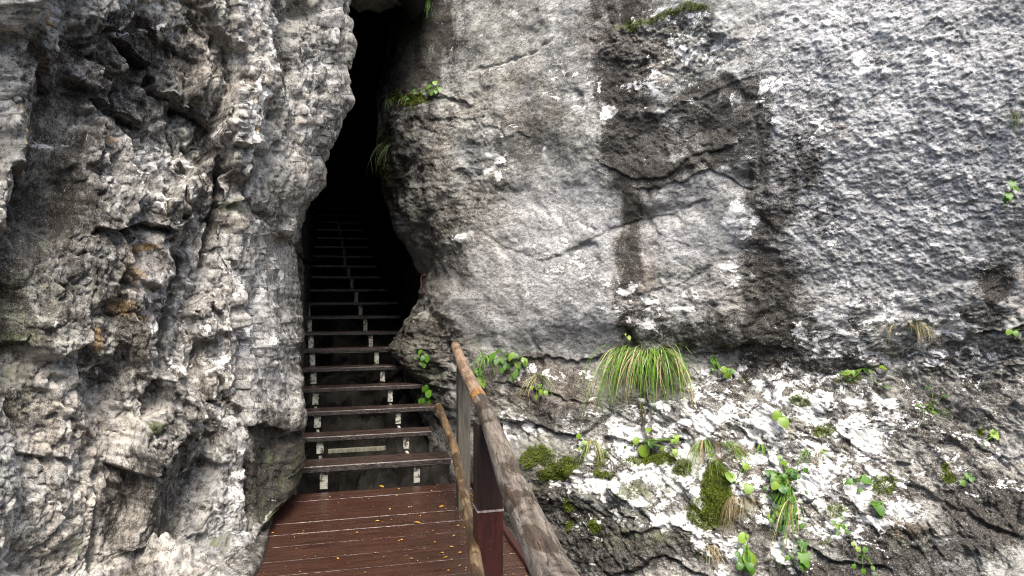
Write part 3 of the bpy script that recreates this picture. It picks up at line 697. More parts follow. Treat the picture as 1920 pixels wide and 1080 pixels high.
pale = ell(Uw, Vw, [(285, 520, 60, 60, 0, .6), (500, 600, 80, 180, 0, .65), (400, 520, 60, 120, 0, .4), (590, 150, 70, 170, 0, .35), (300, 650, 40, 110, 0, .4), (440, 900, 50, 170, 0, .5)])
brown = ell(Um, Vm, [(90, 350, 66, 220, 8, .3), (270, 970, 90, 100, 0, .3), (465, 170, 40, 40, 0, .5), (250, 490, 60, 60, 0, .4), (230, 590, 70, 60, 0, .45), (430, 380, 90, 60, 0, .3), (420, 640, 70, 130, 0, .35), (150, 780, 80, 50, 0, .3), (330, 130, 60, 60, 0, .3), (400, 800, 60, 90, 0, .25), (520, 420, 60, 90, 0, .25), (590, 400, 24, 90, 0, .4), (130, 830, 60, 30, 0, .5), (340, 960, 60, 90, 0, .3)])  # brown crust; entries in the hollows are painted shadow tint
moss = .16 + .7 * ell(Um, Vm, [(85, 340, 60, 200, 8, .3), (60, 590, 60, 120, 0, .38), (520, 930, 60, 130, 0, .4), (560, 950, 30, 60, 0, .6), (270, 980, 100, 100, 0, .15), (455, 385, 26, 16, 0, .6), (250, 800, 20, 14, 0, .8), (130, 1020, 24, 24, 0, .6), (410, 1030, 20, 14, 0, .6), (40, 640, 20, 30, 0, .6), (545, 40, 40, 60, 0, .35), (15, 280, 20, 60, 0, .5), (500, 440, 30, 60, 0, .3), (390, 860, 30, 90, 0, .3), (520, 370, 26, 60, 0, .35), (350, 400, 24, 40, 0, .35), (170, 540, 40, 90, 0, .3), (230, 500, 10, 20, 0, .4), (45, 740, 40, 70, 0, .5)])  # moss patches; base value and hollows carry painted greenish shadow tint
ochre = ell(Um, Vm, [(265, 470, 28, 9, 8, .95), (235, 520, 26, 22, 0, .6), (215, 580, 40, 20, 0, .6), (265, 600, 16, 12, 0, .7), (165, 640, 12, 28, 0, 1.), (205, 262, 18, 14, 0, .7), (40, 22, 20, 22, 0, .8), (10, 235, 12, 50, 0, .75), (28, 300, 16, 20, 0, .5), (470, 240, 10, 8, 0, .7), (345, 140, 14, 24, 0, .45), (270, 345, 14, 10, 0, .5), (130, 910, 14, 10, 0, .4), (560, 960, 14, 40, 0, .45), (330, 850, 12, 8, 0, .5), (545, 230, 8, 16, 0, .5), (175, 1000, 10, 40, 0, .4)])
inn = inner.astype(f32)
dark = np.clip(np.maximum(dark, inn * .8), 0, 1); white *= (1 - inn); pale *= (1 - inn)  # inner walls painted dark for the shade of the cave
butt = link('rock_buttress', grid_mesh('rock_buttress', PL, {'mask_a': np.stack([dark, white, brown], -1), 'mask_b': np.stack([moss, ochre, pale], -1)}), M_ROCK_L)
tag(butt, 'jagged pitted grey rock buttress with ochre lichen, left of the dark stairway', 'rock', kind='structure')
WL = Wall(PL)

# ================================================================== cave roof, slope under the stairs, ground
def slab(name, x0, x1, y0, y1, nx, ny, zf, amp, mat, seed):
    xs = np.linspace(x0, x1, nx); ys = np.linspace(y0, y1, ny)
    XX, YY = np.meshgrid(xs, ys)
    P = np.stack([XX, YY, zf(XX, YY)], -1)
    fa, _ = facets(P, 1.6, seed, 1.2); fb, _ = facets(P, 6, seed + 1, 1.2); fc, _ = facets(P, 19, seed + 2, 1.2)
    P[..., 2] += amp * (1.2 * fa + .45 * fb + .15 * fc + .8 * fbm(P, 2, 4, .5, seed + 4))
    return link(name, grid_mesh(name, P), mat)
tag(slab('cave_roof', -8, -.85, 6.3, 17.5, 60, 70, lambda x, y: 4.5 + .36 * np.clip(y - 6.2, 0, 99), .35, M_CAVE_SHADE, 201), 'rock roof, coloured dark like shade, closing the cleft above the stairs', 'rock', kind='structure')
def under(x, y):
    up = .36 * np.clip(y - 5.2, 0, 99)
    return np.where(y < 5.55, -1.15 - 1.4 * sstep(5.5, 3.8, y), -1.15 + up + .35 * sstep(6, 8, y))
tag(slab('rocky_slope', -7, .3, 3.0, 17.5, 260, 420, under, .20, M_CAVE_SHADE, 221), 'rubble slope under the stairs, shade put into its colour', 'slope', kind='structure')
def gfun(x, y): return -2.6 + .25 * np.sin(x * .7) * np.cos(y * .5)
tag(slab('ground', -45, 45, -45, 45, 160, 160, gfun, .35, M_CAVE_SHADE, 241), 'stony gorge bed below the boardwalk', 'ground', kind='structure')

gx = np.linspace(-22, 22, 120); gz = np.linspace(-3, 6.5, 50)
XX, ZZ = np.meshgrid(gx, gz[::-1])
P = np.stack([XX, -6.5 - .25 * np.clip(ZZ - 4, 0, 99), ZZ], -1)
P[..., 1] += 1.2 * fbm(P, .35, 4, .5, 401) + .4 * facets(P, 1.1, 403)[0]
tag(link('sky_block_wall', grid_mesh('sky_block_wall', P, flip=True), M_ROCK_R), 'unseen rock wall added behind the viewer to block low sky', 'cliff', kind='structure')  # added out of view to block low sky and darken the cave

def blob_rock(name, loc, rad, seed, mat, n=48):
    th = np.linspace(0, 2 * math.pi, n * 2 + 1); ph = np.linspace(-math.pi / 2, math.pi / 2, n)
    T, Ph = np.meshgrid(th, ph)
    S = np.stack([np.cos(Ph) * np.cos(T), np.cos(Ph) * np.sin(T), np.sin(Ph)], -1)
    sq = np.sign(S) * np.abs(S) ** .7
    P = sq * np.array(rad)
    Q = P + np.array(loc)
    h = 1 + .28 * fbm(Q, 1.6, 4, .5, seed) + .16 * facets(Q, 3.2, seed + 1)[0] + .05 * facets(Q, 11, seed + 2)[0]
    P = P * h[..., None]
    o = link(name, grid_mesh(name, P), mat); o.location = loc
    return o
tag(blob_rock('wedged_boulder', (-1.5, 6.6, 5.07), (.85, .6, .62), 301, M_ROCK_R), 'grey boulder jammed across the top of the dark cleft', 'boulder')

# ================================================================== boardwalk
PHI = math.atan(.25)
S = Vector((-math.sin(PHI), math.cos(PHI), 0)); R = Vector((math.cos(PHI), math.sin(PHI), 0)); UP = Vector((0, 0, 1))
CORNER = Vector((-.34, 5.41, 0))
bw = empty('boardwalk', CORNER)
tag(bw, 'wet red brown boardwalk with fallen leaves in front of the stairway', 'boardwalk')
def sub(parent, o):
    o.parent = parent; o.matrix_parent_inverse = Matrix.Translation(-parent.location); return o
mb = MB(); r_ = random.Random(3); t = 0.0
while t < 7.2:
    w = r_.choice((.16, .18, .2, .22, .24, .2)); g = r_.uniform(.004, .009)
    c = CORNER - S * (t + w / 2) + R * (-.86 + r_.uniform(-.012, .012)) + UP * (-.022 + r_.uniform(-.0035, .0035))
    tilt = r_.uniform(-.012, .012)
    ay = (S + UP * tilt).normalized(); az = R.cross(ay)
    skew = (R + S * r_.uniform(-.006, .006) + UP * r_.uniform(-.003, .003)).normalized()
    mb.box(c, skew, ay, az, .86, w / 2, .022, bev=r_.choice((.0004, .0006, .0012, .002)))
    for a_ in (-.10, -.62, -1.2):
        for o_ in (-.3, .3):
            q = CORNER - S * (t + w / 2 + o_ * w) + R * (a_ + r_.uniform(-.01, .01)) + UP * .003
            mb.add([q + Vector((math.cos(k), math.sin(k), 0)) * .0055 for k in (0, 1.05, 2.09, 3.14, 4.19, 5.24)], [(0, 1, 2, 3, 4, 5)], 1)
    t += w + g
sub(bw, mb.build('deck_boards', [M_BOARD, M_IRON]))
mb = MB(); mb.box(CORNER - S * 3.6 + R * (-.12) + UP * -.13, S, R, UP, 3.6, .05, .08); mb.box(CORNER - S * 3.6 + R * (-1.3) + UP * -.13, S, R, UP, 3.6, .05, .08)
sub(bw, mb.build('joist', M_POST_BLACK))
mb = MB(); mb.box(CORNER - S * 3.4 + R * .024 + UP * -.06, S, R, UP, 3.4, .02, .085)
sub(bw, mb.build('edge_board', M_POST_RED))

# ================================================================== staircase
st = empty('staircase', (-1.15, 5.3, 0))
tag(st, 'open wooden stairs on pale steel stringers climbing into the dark cleft', 'staircase')
heights = [.165, .285, .41, .55, .69, .85, 1.01, 1.185, 1.355, 1.54, 1.735, 1.92, 2.10]
while len(heights) < 24: heights.append(heights[-1] + .185)
depths = [5.36 + .5 * k for k in range(13)]
while len(depths) < 24: depths.append(depths[-1] + .42)
post_px = {0: (610, 777), 1: (603, 757), 2: (598, 742), 3: (594, 727), 4: (590, 713), 5: (588, 702), 6: (585, 691), 7: (582, 681), 8: (579, 672), 9: (576, 664), 10: (573, 656), 11: (570, 650), 12: (567, 643)}
ends = [835, 800, 806, 790, 760, 742, 745, 742, 738, 720, 706, 700]
r_ = random.Random(5)
axs = (R * .985 + S * .0).normalized()
sl = [MB(), MB()]
prev = None
for k, (z, d) in enumerate(zip(heights, depths)):
    xl = -1.483 - .338 * (d - 5.36); xr = -.77 - .338 * (d - 5.36)
    if k in post_px:
        xl = (post_px[k][0] - 960) / F * d; xr = (post_px[k][1] - 960) / F * d
    xe = (ends[k] - 960) / F * d if k < len(ends) else xr + .42
    if 4 <= k: xe = max(xe, xr + .36)
    xm0 = xl - .26
    tw = .105 if k else .125
    mid = Vector(((xe + xm0) / 2, d + tw, z))
    # front edge of the tread passes through (x, d) halfway between the posts
    mid += Vector((0, ((xe + xm0) / 2 - (xl + xr) / 2) * .25, 0))
    half = (xe - xm0) / 2 * 1.03
    m = MB(); jig = r_.uniform(-.004, .004)
    ax = (R + UP * jig).normalized(); ay = S; az = ax.cross(ay).normalized()
    m.box(mid - UP * .022, ax, ay, az, half, tw, .022 if k else .026, bev=.006)
    sub(st, m.build('tread', M_TREAD))
    for j, x in enumerate((xl, xr)):
        yb = d + .045 + (x - (xl + xr) / 2) * .25
        zb = (prev[0] - .03) if prev else -.02
        hw = .030 if j == 0 else .025
        sl[j].box((x, yb, (zb + z - .047) / 2), UP, R, S, (z - .047 - zb) / 2, hw, .012, bev=.002)
        if prev:   # bracket running back from the tread below
            px_, py_, pz_ = prev[1 + j]
            a = Vector((px_, py_, pz_ - .062)); b = Vector((x, yb, pz_ - .062))
            v = (b - a); L = v.length; v.normalize(); w_ = v.cross(UP).normalized()
            sl[j].box((a + b) / 2, v, w_, UP, L / 2 - .014, .012, .014, bev=.002)
    prev = (z, (xl, d + .045 + (xl - (xl + xr) / 2) * .25, z), (xr, d + .045 + (xr - (xl + xr) / 2) * .25, z))
for s_ in sl: sub(st, s_.build('stringer', M_STEEL))
for (kk, x0, x1, h) in ((0, 617, 722, .10), (5, 600, 735, .02)):
    d = depths[kk] + .42; z = heights[kk] + h - .09
    a = at(x0, 540, d); b = at(x1, 540, d); c = (a + b) / 2; c.z = z; c.y += .0
    m = MB(); m.box(c, R, S, UP, (b - a).length / 2, .015, .017, bev=.002)
    sub(st, m.build('cross_bar', M_STEEL_OLD))

# ================================================================== railing
rl = empty('railing', (-.2, 3.0, 0))
tag(rl, 'rustic log railing with red post along the right edge of the boardwalk', 'railing')
def log(name, mat, pts, rads, seed, n=28, knots=0, label=None):
    """pts in world; resampled, slightly bent and out of round; object's Y runs along the log"""
    pts = [Vector(p) for p in pts]
    r2 = random.Random(seed)
    p0, p1 = pts[0], pts[-1]; Y = (p1 - p0).normalized(); Xa = Y.cross(UP).normalized(); Za = Xa.cross(Y)
    M = Matrix((Xa, Y, Za)).transposed().to_4x4(); M.translation = p0; MI = M.inverted()
    loc = np.array([MI @ p for p in pts]); L = loc[-1][1]
    ns = max(12, int(L / .022)); ys = np.linspace(0, L, ns)
    cx = np.interp(ys, loc[:, 1], loc[:, 0]); cz = np.interp(ys, loc[:, 1], loc[:, 2]); rr = np.interp(ys, loc[:, 1], rads)
    for _ in range(6):
        for c in (cx, cz): c[1:-1] = (c[:-2] + c[1:-1] + c[2:]) / 3
    th = np.linspace(0, 2 * math.pi, n, endpoint=False)
    P = np.zeros((ns, n, 3)); P[..., 1] = ys[:, None]
    nz = np.stack([np.cos(th)[None, :] * .06 + 0 * P[..., 1], P[..., 1], np.sin(th)[None, :] * .06 + 0 * P[..., 1]], -1)
    q = 1 + .05 * fbm(nz + seed, (9, 2.2, 9), 3, .5, seed) + .05 * fbm(nz + seed, (40, 4, 40), 3, .5, seed + 1)
    for _ in range(knots):
        ky, kt = r2.uniform(.1, L), r2.uniform(0, 6.28)
        da = np.abs((th[None, :] - kt + math.pi) % (2 * math.pi) - math.pi)
        q += .10 * np.exp(-((P[..., 1] - ky) / .03) ** 2 - (da / .5) ** 2)
    P[..., 0] = cx[:, None] + np.cos(th)[None, :] * rr[:, None] * q
    P[..., 2] = cz[:, None] + np.sin(th)[None, :] * rr[:, None] * q
    vs = P.reshape(-1, 3); fs = []
    for i in range(ns - 1):
        for k in range(n): fs.append((i * n + k, (i + 1) * n + k, (i + 1) * n + (k + 1) % n, i * n + (k + 1) % n))
    nb = len(vs)
    vs = np.concatenate([vs, [[cx[0], ys[0] - .006, cz[0]], [cx[-1], ys[-1] + .006, cz[-1]]]])
    for k in range(n):
        fs.append((nb, k, (k + 1) % n)); fs.append((nb + 1, (ns - 1) * n + (k + 1) % n, (ns - 1) * n + k))
    o = link(name, raw_mesh(name, vs, fs, None, True), mat)
    o.matrix_world = M
    o.parent = rl; o.matrix_parent_inverse = Matrix.Translation(-rl.location)
    if label: o['label'] = label
    return o
RAILZ = [(1075, 1150, 1.12, .047), (1037, 1080, 1.30, .0415), (957, 900, 1.95, .0385), (921, 800, 2.69, .037), (901, 752, 3.28, .037)]
near = [at(px, py, d) for px, py, d, _ in RAILZ]; nr = [r for *_, r in RAILZ]
v = (near[0] - near[1]).normalized(); near = [near[0] + v * .9] + near; nr = [.048] + nr
log('top_rail', M_LOG_GREY, near, nr, 4, knots=4, label='dark grey weathered log, nearer half of the top rail')
far = [at(901, 752, 3.28), at(869, 690, 4.67), at(854, 649, 6.08)]
d_ = (far[1] - far[0]).normalized()
log('top_rail', M_LOG_CUT, [far[0] + d_ * .012, far[0] + d_ * .17], [.036, .038], 8, label='orange freshly cut end of the far log')
log('top_rail', M_LOG_BROWN, [far[0] + d_ * .178, far[1], far[2]], [.0385, .039, .041], 9, knots=2, label='pale brown log, farther half of the top rail')
low = [(903, 1120, 2.3, .027), (886, 1010, 2.86, .027), (868, 915, 3.55, .029), (851, 835, 4.55, .032), (822, 762, 5.75, .036)]
log('mid_rail', M_LOG_THIN, [at(*q[:3]) for q in low], [q[3] * .86 for q in low], 14, knots=5)
p = at(915, 540, 2.80); zt = 1.0; zj = EYE - (958 - 540) / F * 2.75
m = MB(); m.box((p.x, p.y, (zj + zt) / 2), UP, R, S, (zt - zj) / 2, .053, .05, bev=.004)
po = sub(rl, m.build('post', M_POST_BLACK)); po['label'] = 'square post, wet black above and red below a white joint'
m = MB(); m.box((p.x, p.y, (zj - .006 - .4) / 2), UP, R, S, (zj - .006 + .4) / 2, .0535, .0505, bev=.004)
o = m.build('lower_sleeve', M_POST_RED); sub(rl, o)
m = MB(); m.box((p.x, p.y, zj - .001), UP, R, S, .004, .0556, .0526, bev=.001)
o = m.build('joint_line', M_LINE); sub(rl, o)
p = at(868, 540, 4.75)
m = MB(); m.box((p.x, p.y + .04, .3), UP, R, S, .69, .044, .04, bev=.004); m.box((p.x - .002, p.y + .10, .3), UP, R, S, .66, .02, .015, bev=.003)
sub(rl, m.build('post', M_POST_GREY))

# iron hook on the cliff beside the cleft
q, n = WR.hit(795, 533)
m = MB(); a = q + Vector((-.02, -.03, .08))
m.tube([a + Vector((.05, .0, .03)), a + Vector((.0, -.03, .03)), a + Vector((-.015, -.03, -.02)), a + Vector((-.005, -.02, -.12)), a + Vector((.05, -.02, -.14)), a + Vector((.1, .03, -.17))], .008, 7)
ho = m.build('iron_hook', M_IRON); tag(ho, 'small rusty iron hook in the rock beside the dark cleft', 'hook')

# ================================================================== plants
def leaf_geo(kind, w, l, r, bend=.3, cup=.15):
    """flat outline with folded midrib, stalk end at the origin, tip towards +Y"""
    if kind == 'oval': prof = [(0, 0), (.22, .55), (.45, .95), (.7, .75), (.88, .35), (1, 0)]
    elif kind == 'round': prof = [(-.06, .0), (-.14, .45), (.0, .85), (.3, 1.05), (.62, .95), (.88, .55), (1, 0)]
    elif kind == 'lobed': prof = [(0, 0), (-.08, .65), (.16, .62), (.2, 1.15), (.42, .62), (.58, .85), (.68, .42), (.86, .3), (1, 0)]
    else: prof = [(0, 0), (.15, .8), (.4, 1.), (.7, .55), (1, 0)]
    vs = []; fs = []
    n = len(prof)
    for (t, x) in prof: vs.append((0, t * l, -bend * l * t * t))
    for sgn in (1, -1):
        b = len(vs)
        for (t, x) in prof:
            vs.append((sgn * x * w / 2 * r.uniform(.9, 1.1), t * l, -bend * l * t * t + cup * w * x * .5 + r.uniform(-.03, .03) * w))
        for i in range(n - 1):
            f = (i, i + 1, b + i + 1, b + i)
            fs.append(f if sgn < 0 else f[::-1])
    return vs, fs

def frame_from(nrm, up=UP):
    z = nrm.normalized(); y = (up - z * up.dot(z)).normalized(); x = y.cross(z)
    return Matrix((x, y, z)).transposed()

PX = 1 / F
def plant(name, label, cat, wall, base, leaves, group=None, mats=(M_LEAF, M_LEAF_Y, M_LEAF_D), seed=1, kind='round', stem=True, face=.35):
    """base photo px of the root; leaves: (px, py, size px, material index, droop degrees)"""
    r = random.Random(seed)
    q, n = wall.hit(*base)
    root = empty(name, q); tag(root, label, cat, group)
    ms = MB()
    more = []
    for (px, py, sz, mi, droop) in leaves:
        more.append((px, py, sz * r.uniform(.68, .92), mi, droop))
        if sz > 13 and r.random() < .45: more.append((px + r.uniform(-1, 1) * sz, py + r.uniform(-.4, 1) * sz, sz * r.uniform(.3, .55), r.choice((0, 2, 2)), droop + r.uniform(-50, 50)))
    for (px, py, sz, mi, droop) in more:
        q2, n2 = wall.hit(px, py)
        d = q2.y
        out = r.uniform(.04, .10)
        c = q2 + n2 * out
        s = sz * PX * d
        nrm = (n2 * face + Vector((0, -.5, .62)) + Vector((r.uniform(-.25, .25), r.uniform(-.15, .15), r.uniform(-.15, .15)))).normalized()
        fr = frame_from(nrm)
        rot = Matrix.Rotation(math.radians(droop), 3, 'Z')
        k = kind if kind != 'mix' else r.choice(('round', 'oval'))
        vs, fs = leaf_geo(k, s * (.95 if k != 'oval' else .6), s, r)
        vs = [c + fr @ (rot @ (Vector(v_) - Vector((0, s * .5, 0)))) for v_ in vs]
        m = MB(); m.add(vs, fs)
        o = m.build('leaf', mats[mi], None, True); sub(root, o)
        if stem:
            a = q; e = Vector(vs[0]); mid = (a + e) / 2 + n * .03 + Vector((0, 0, .01))
            ms.tube([a, mid, e], [.0034, .0026, .0018], 5)
    if stem and ms.v: sub(root, ms.build('stem', M_GRASS))
    return root

def tuft(name, label, wall, px, py, n, wpx, lpx, mats, weights, seed, droop=1., spread=.5, up=.35, wid=.0045, thatch=0, group='grass tufts on the cliff', side=0.):
    r = random.Random(seed)
    q, nr_ = wall.hit(px, py)
    d = q.y
    mbs = [MB() for _ in mats]
    nc = max(3, n // 26)
    cl = [(r.uniform(-.5, .5), r.gauss(0, .28), r.uniform(.65, 1.2), r.uniform(-.25, .25)) for _ in range(nc)]
    for i in range(n):
        cc = r.choice(cl)
        bx = px + max(-.5, min(.5, cc[0] + r.gauss(0, .07))) * wpx; by = py + r.uniform(-.12, .12) * lpx * .5
        b, nb = wall.hit(bx, by)
        b = b - nb * .01
        L = cc[2] * lpx * PX * d * (r.uniform(.4, 1.2) if r.random() < .85 else r.uniform(1.1, 1.35))
        rel = (bx - px) / max(wpx * .5, 1)
        dirv = Vector((rel * spread + cc[1] + r.uniform(-.16, .16) + side, -1 * r.uniform(.35, .8), up * r.uniform(.3, 1.6))).normalized()
        p = b.copy(); seg = 8; pts = [p.copy()]
        vel = dirv.copy(); kink = r.randrange(3, 9) if r.random() < .3 else 99
        for s_ in range(seg):
            vel = (vel + Vector((r.uniform(-.11, .11) + cc[3] * .25, r.uniform(-.06, .06) + .05 * droop, -.42 * droop * r.uniform(.7, 1.2)))).normalized()
            if s_ == kink: vel = (vel + Vector((r.uniform(-.9, .9), r.uniform(-.2, .2), -.6))).normalized()
            p = p + vel * (L / seg); pts.append(p.copy())
        w = wid * r.uniform(.6, 1.3)
        mi = r.choices(range(len(mats)), weights)[0]
        vs = []; fs = []
        tw = r.uniform(-1., 1.)
        for j, pt in enumerate(pts):
            t_ = j / seg
            sd = Vector((math.cos(tw), math.sin(tw) * .6, 0))
            ww = w * (1 - t_ ** 2.2) * (.6 + .4 * min(1, t_ * 4)) + .0002
            vs += [pt - sd * ww / 2 + Vector((0, -.25 * ww, 0)), pt + sd * ww / 2]
        for j in range(seg): fs.append((2 * j, 2 * j + 1, 2 * j + 3, 2 * j + 2))
        mbs[mi].add(vs, fs)
    if thatch:
        tm = MB()
        for i in range(thatch):
            b, nb = wall.hit(px + r.gauss(0, .3) * wpx, py + r.uniform(-.05, .35) * lpx)
            v = Vector((r.uniform(-1, 1), r.uniform(-.9, -.1), r.uniform(-1.6, .5))).normalized(); L = r.uniform(.04, .14)
            e = b + v * L * .6 - nb * .005; g = e + (v + Vector((r.uniform(-.5, .5), 0, -.8))).normalized() * L * .4
            sd = Vector((r.uniform(.5, 1), 0, r.uniform(-.6, .6))) * .002
            tm.add([b - sd, b + sd, e + sd, e - sd, g], [(0, 1, 2, 3), (3, 2, 4)])
        mbs.append(tm); mats = tuple(mats) + (M_ROOT,)
    root = empty(name, q); tag(root, label, 'grass', group)
    nm = {M_GRASS: 'green_blades', M_STRAW: 'straw_blades', M_GRASS_D: 'dark_blades', M_ROOT: 'root_fibres'}
    for m, mat in zip(mbs, mats):
        if m.v: sub(root, m.build(nm.get(mat, 'green_blades'), mat))
    return root

G3 = (M_GRASS, M_STRAW, M_GRASS_D)
tuft('grass_tuft', 'large hanging tuft of green and straw coloured grass on the cliff ledge', WR, 1205, 662, 430, 92, 132, G3, (8, 3, 2), 21, spread=.28, up=.5, droop=1.2, wid=.0055, thatch=260)
tuft('grass_tuft', 'mossy green and brown grass tuft below and right of the large hanging tuft', WR, 1338, 832, 190, 60, 84, (M_GRASS, M_STRAW, M_GRASS_D), (6, 2, 3), 22, spread=.5, up=.4, wid=.003, thatch=160)
tuft('grass_tuft', 'thin drooping brown grass under two round leaves', WR, 1385, 930, 130, 40, 80, (M_GRASS_D, M_STRAW, M_ROOT), (3, 2, 4), 23, spread=.3, up=.2, wid=.003)
tuft('grass_tuft', 'dark olive grass tuft high on the right of the cliff', WR, 1692, 612, 110, 50, 52, (M_GRASS_D, M_STRAW), (4, 2), 24, spread=.9, up=.7, wid=.003)
tuft('grass_tuft', 'little green and white grass sprig on the brown blocks', WR, 1008, 706, 22, 12, 80, (M_GRASS, M_STRAW), (3, 3), 25, spread=.3, up=.5, wid=.004)
tuft('grass_tuft', 'spiky bright green tuft beside the far end of the log rail', WR, 900, 672, 36, 20, 46, (M_GRASS,), (1,), 26, spread=1.6, up=.7, wid=.005, droop=.8, side=-.5)
tuft('grass_tuft', 'small yellowish grass tuft above the white lichen patch', WR, 1098, 826, 70, 26, 60, G3, (4, 3, 1), 27, spread=.4, up=.4, wid=.003)
tuft('grass_tuft', 'pale green hanging fern fronds at the top of the cleft', WR, 794, 2, 60, 26, 66, (M_GRASS, M_LEAF), (2, 2), 28, spread=.5, up=.3, wid=.007)
tuft('grass_tuft', 'short hanging grass on the mossy ledge beside the cleft', WR, 758, 184, 70, 60, 38, (M_GRASS, M_GRASS_D), (2, 3), 29, spread=.3, up=.2, wid=.004)
tuft('grass_tuft', 'dim grass hanging at the edge of the dark cleft', WR, 722, 270, 30, 24, 60, (M_GRASS_D,), (1,), 30, spread=.3, up=.2, wid=.004)
tuft('grass_tuft', 'few bright grass blades above the clover column', WR, 1432, 832, 18, 22, 46, (M_GRASS,), (1,), 31, spread=.4, up=.5, wid=.004)
tuft('grass_tuft', 'few light blades in the white rock right of the clover', WR, 1528, 842, 34, 34, 46, (M_GRASS, M_STRAW), (4, 1), 32, spread=.8, up=.7, wid=.004)
tuft('grass_tuft', 'long grass blades hanging out of the clover column', WR, 1472, 940, 50, 30, 120, (M_GRASS, M_STRAW, M_ROOT), (4, 1, 2), 33, spread=.2, up=.3, wid=.004)
tuft('grass_tuft', 'faded dry tuft at the far right edge of the cliff', WR, 1905, 215, 45, 50, 60, (M_GRASS_D, M_ROOT), (3, 1), 34, spread=.6, up=.4, wid=.003)
tuft('grass_tuft', 'thin dark grass at the foot of the cliff below the white patches', WR, 1320, 1025, 40, 40, 60, (M_GRASS_D, M_STRAW), (3, 2), 35, spread=.5, up=.4, wid=.003)
tuft('grass_tuft', 'sparse fine grass on the brown rock at the right', WR, 1748, 765, 34, 44, 40, (M_GRASS_D, M_GRASS), (2, 2), 36, spread=.8, up=.6, wid=.0025)
tuft('hanging_root', 'brown root dangling below the large grass tuft', WR, 1195, 745, 18, 10, 80, (M_ROOT,), (1,), 37, droop=1.6, spread=.1, up=0., wid=.008, group=None)

C = 'leafy plants on the cliff'
plant('leafy_plant', 'bunch of fresh pointed leaves on the brown ledge near the rail', 'plant', WR, (955, 668),
      [(930, 664, 24, 0, 160), (945, 672, 24, 0, 190), (952, 684, 26, 0, 175), (966, 676, 26, 1, 200), (958, 662, 22, 1, 150), (970, 664, 20, 0, 210), (984, 676, 30, 1, 195), (972, 695, 22, 0, 170), (941, 657, 18, 0, 120), (948, 688, 20, 0, 180), (936, 676, 18, 0, 170)], C, seed=2, kind='oval')
plant('leafy_plant', 'small lobed green leaves close to the log rail', 'plant', WR, (898, 690), [(900, 700, 22, 0, 180), (894, 694, 18, 0, 140), (904, 714, 20, 1, 185), (910, 718, 18, 1, 200), (896, 708, 18, 0, 160)], C, seed=3, kind='lobed')
plant('leafy_plant', 'green leaf cluster on the mossy rock above the top of the stairs post', 'plant', WR, (800, 664), [(793, 660, 13, 0, 170), (800, 668, 14, 0, 180), (806, 674, 13, 0, 190), (798, 678, 13, 0, 175), (804, 662, 12, 0, 160), (795, 671, 12, 2, 150), (802, 683, 11, 0, 185)], C, seed=4)
plant('leafy_plant', 'green leaf cluster beside the right ends of the treads', 'plant', WR, (806, 730), [(800, 732, 15, 0, 170), (808, 738, 16, 0, 185), (803, 748, 15, 0, 180), (811, 746, 14, 0, 200), (806, 728, 13, 0, 160), (799, 742, 13, 2, 165), (802, 754, 12, 0, 178)], C, seed=5)
plant('leafy_plant', 'bright leaf cluster on the mossy ledge beside the cleft', 'plant', WR, (820, 172), [(815, 168, 11, 0, 170), (822, 164, 11, 1, 190), (828, 170, 11, 0, 200), (819, 176, 10, 0, 175), (810, 174, 9, 0, 160), (826, 177, 9, 0, 180), (795, 176, 8, 2, 170), (784, 182, 8, 2, 170), (770, 186, 8, 2, 160)], C, seed=6)
plant('leafy_plant', 'round notched leaf with small yellow green leaves above the dark moss', 'plant', WR, (1212, 826), [(1214, 834, 28, 1, 185), (1190, 826, 14, 1, 170), (1228, 822, 12, 1, 190), (1258, 818, 12, 1, 180), (1268, 830, 14, 1, 190), (1280, 842, 12, 1, 170), (1262, 850, 14, 1, 185), (1245, 826, 10, 1, 160)], C, seed=7)
plant('leafy_plant', 'pair of large rounded light green leaves on white rock', 'plant', WR, (1462, 776), [(1452, 778, 24, 1, 150), (1474, 788, 28, 1, 200)], C, seed=8)
plant('leafy_plant', 'two long yellow green leaves on the rough rock, upper of the right hand leaf pairs', 'plant', WR, (1615, 692), [(1596, 692, 28, 1, 95), (1640, 697, 24, 1, 265), (1614, 704, 16, 1, 180), (1626, 706, 14, 1, 190)], C, seed=9, kind='oval')
lv = []
rr_ = random.Random(77)
for _ in range(16): lv.append((rr_.uniform(1446, 1494), rr_.uniform(884, 920), rr_.uniform(13, 19), rr_.choice((0, 0, 2, 1)), rr_.uniform(140, 220)))
for _ in range(16): lv.append((rr_.uniform(1450, 1492), rr_.uniform(925, 985), rr_.uniform(9, 15), rr_.choice((0, 0, 2, 1)), rr_.uniform(140, 220)))
for (x, y) in ((1470, 858), (1478, 866), (1452, 868), (1485, 862), (1430, 972), (1440, 978), (1498, 975), (1512, 866)): lv.append((x, y, 11, rr_.choice((0, 1)), rr_.uniform(150, 210)))
plant('leafy_plant', 'dense column of small clover like leaves down the cliff', 'plant', WR, (1470, 890), lv, C, seed=10)
plant('leafy_plant', 'round leaf and cupped leaf on the mossy grass tuft', 'plant', WR, (1378, 905), [(1370, 908, 23, 1, 180), (1396, 925, 20, 1, 160), (1396, 870, 16, 1, 200), (1335, 858, 9, 1, 180)], C, seed=11)
plant('leafy_plant', 'stack of broad light leaves near the bottom of the cliff', 'plant', WR, (1400, 1020), [(1396, 1016, 24, 1, 150), (1412, 1040, 30, 1, 205), (1390, 1054, 16, 0, 160), (1400, 1062, 18, 0, 175), (1412, 1068, 18, 0, 190), (1396, 1070, 16, 0, 170), (1386, 1060, 14, 0, 150), (1404, 1050, 14, 0, 180)], C, seed=12)
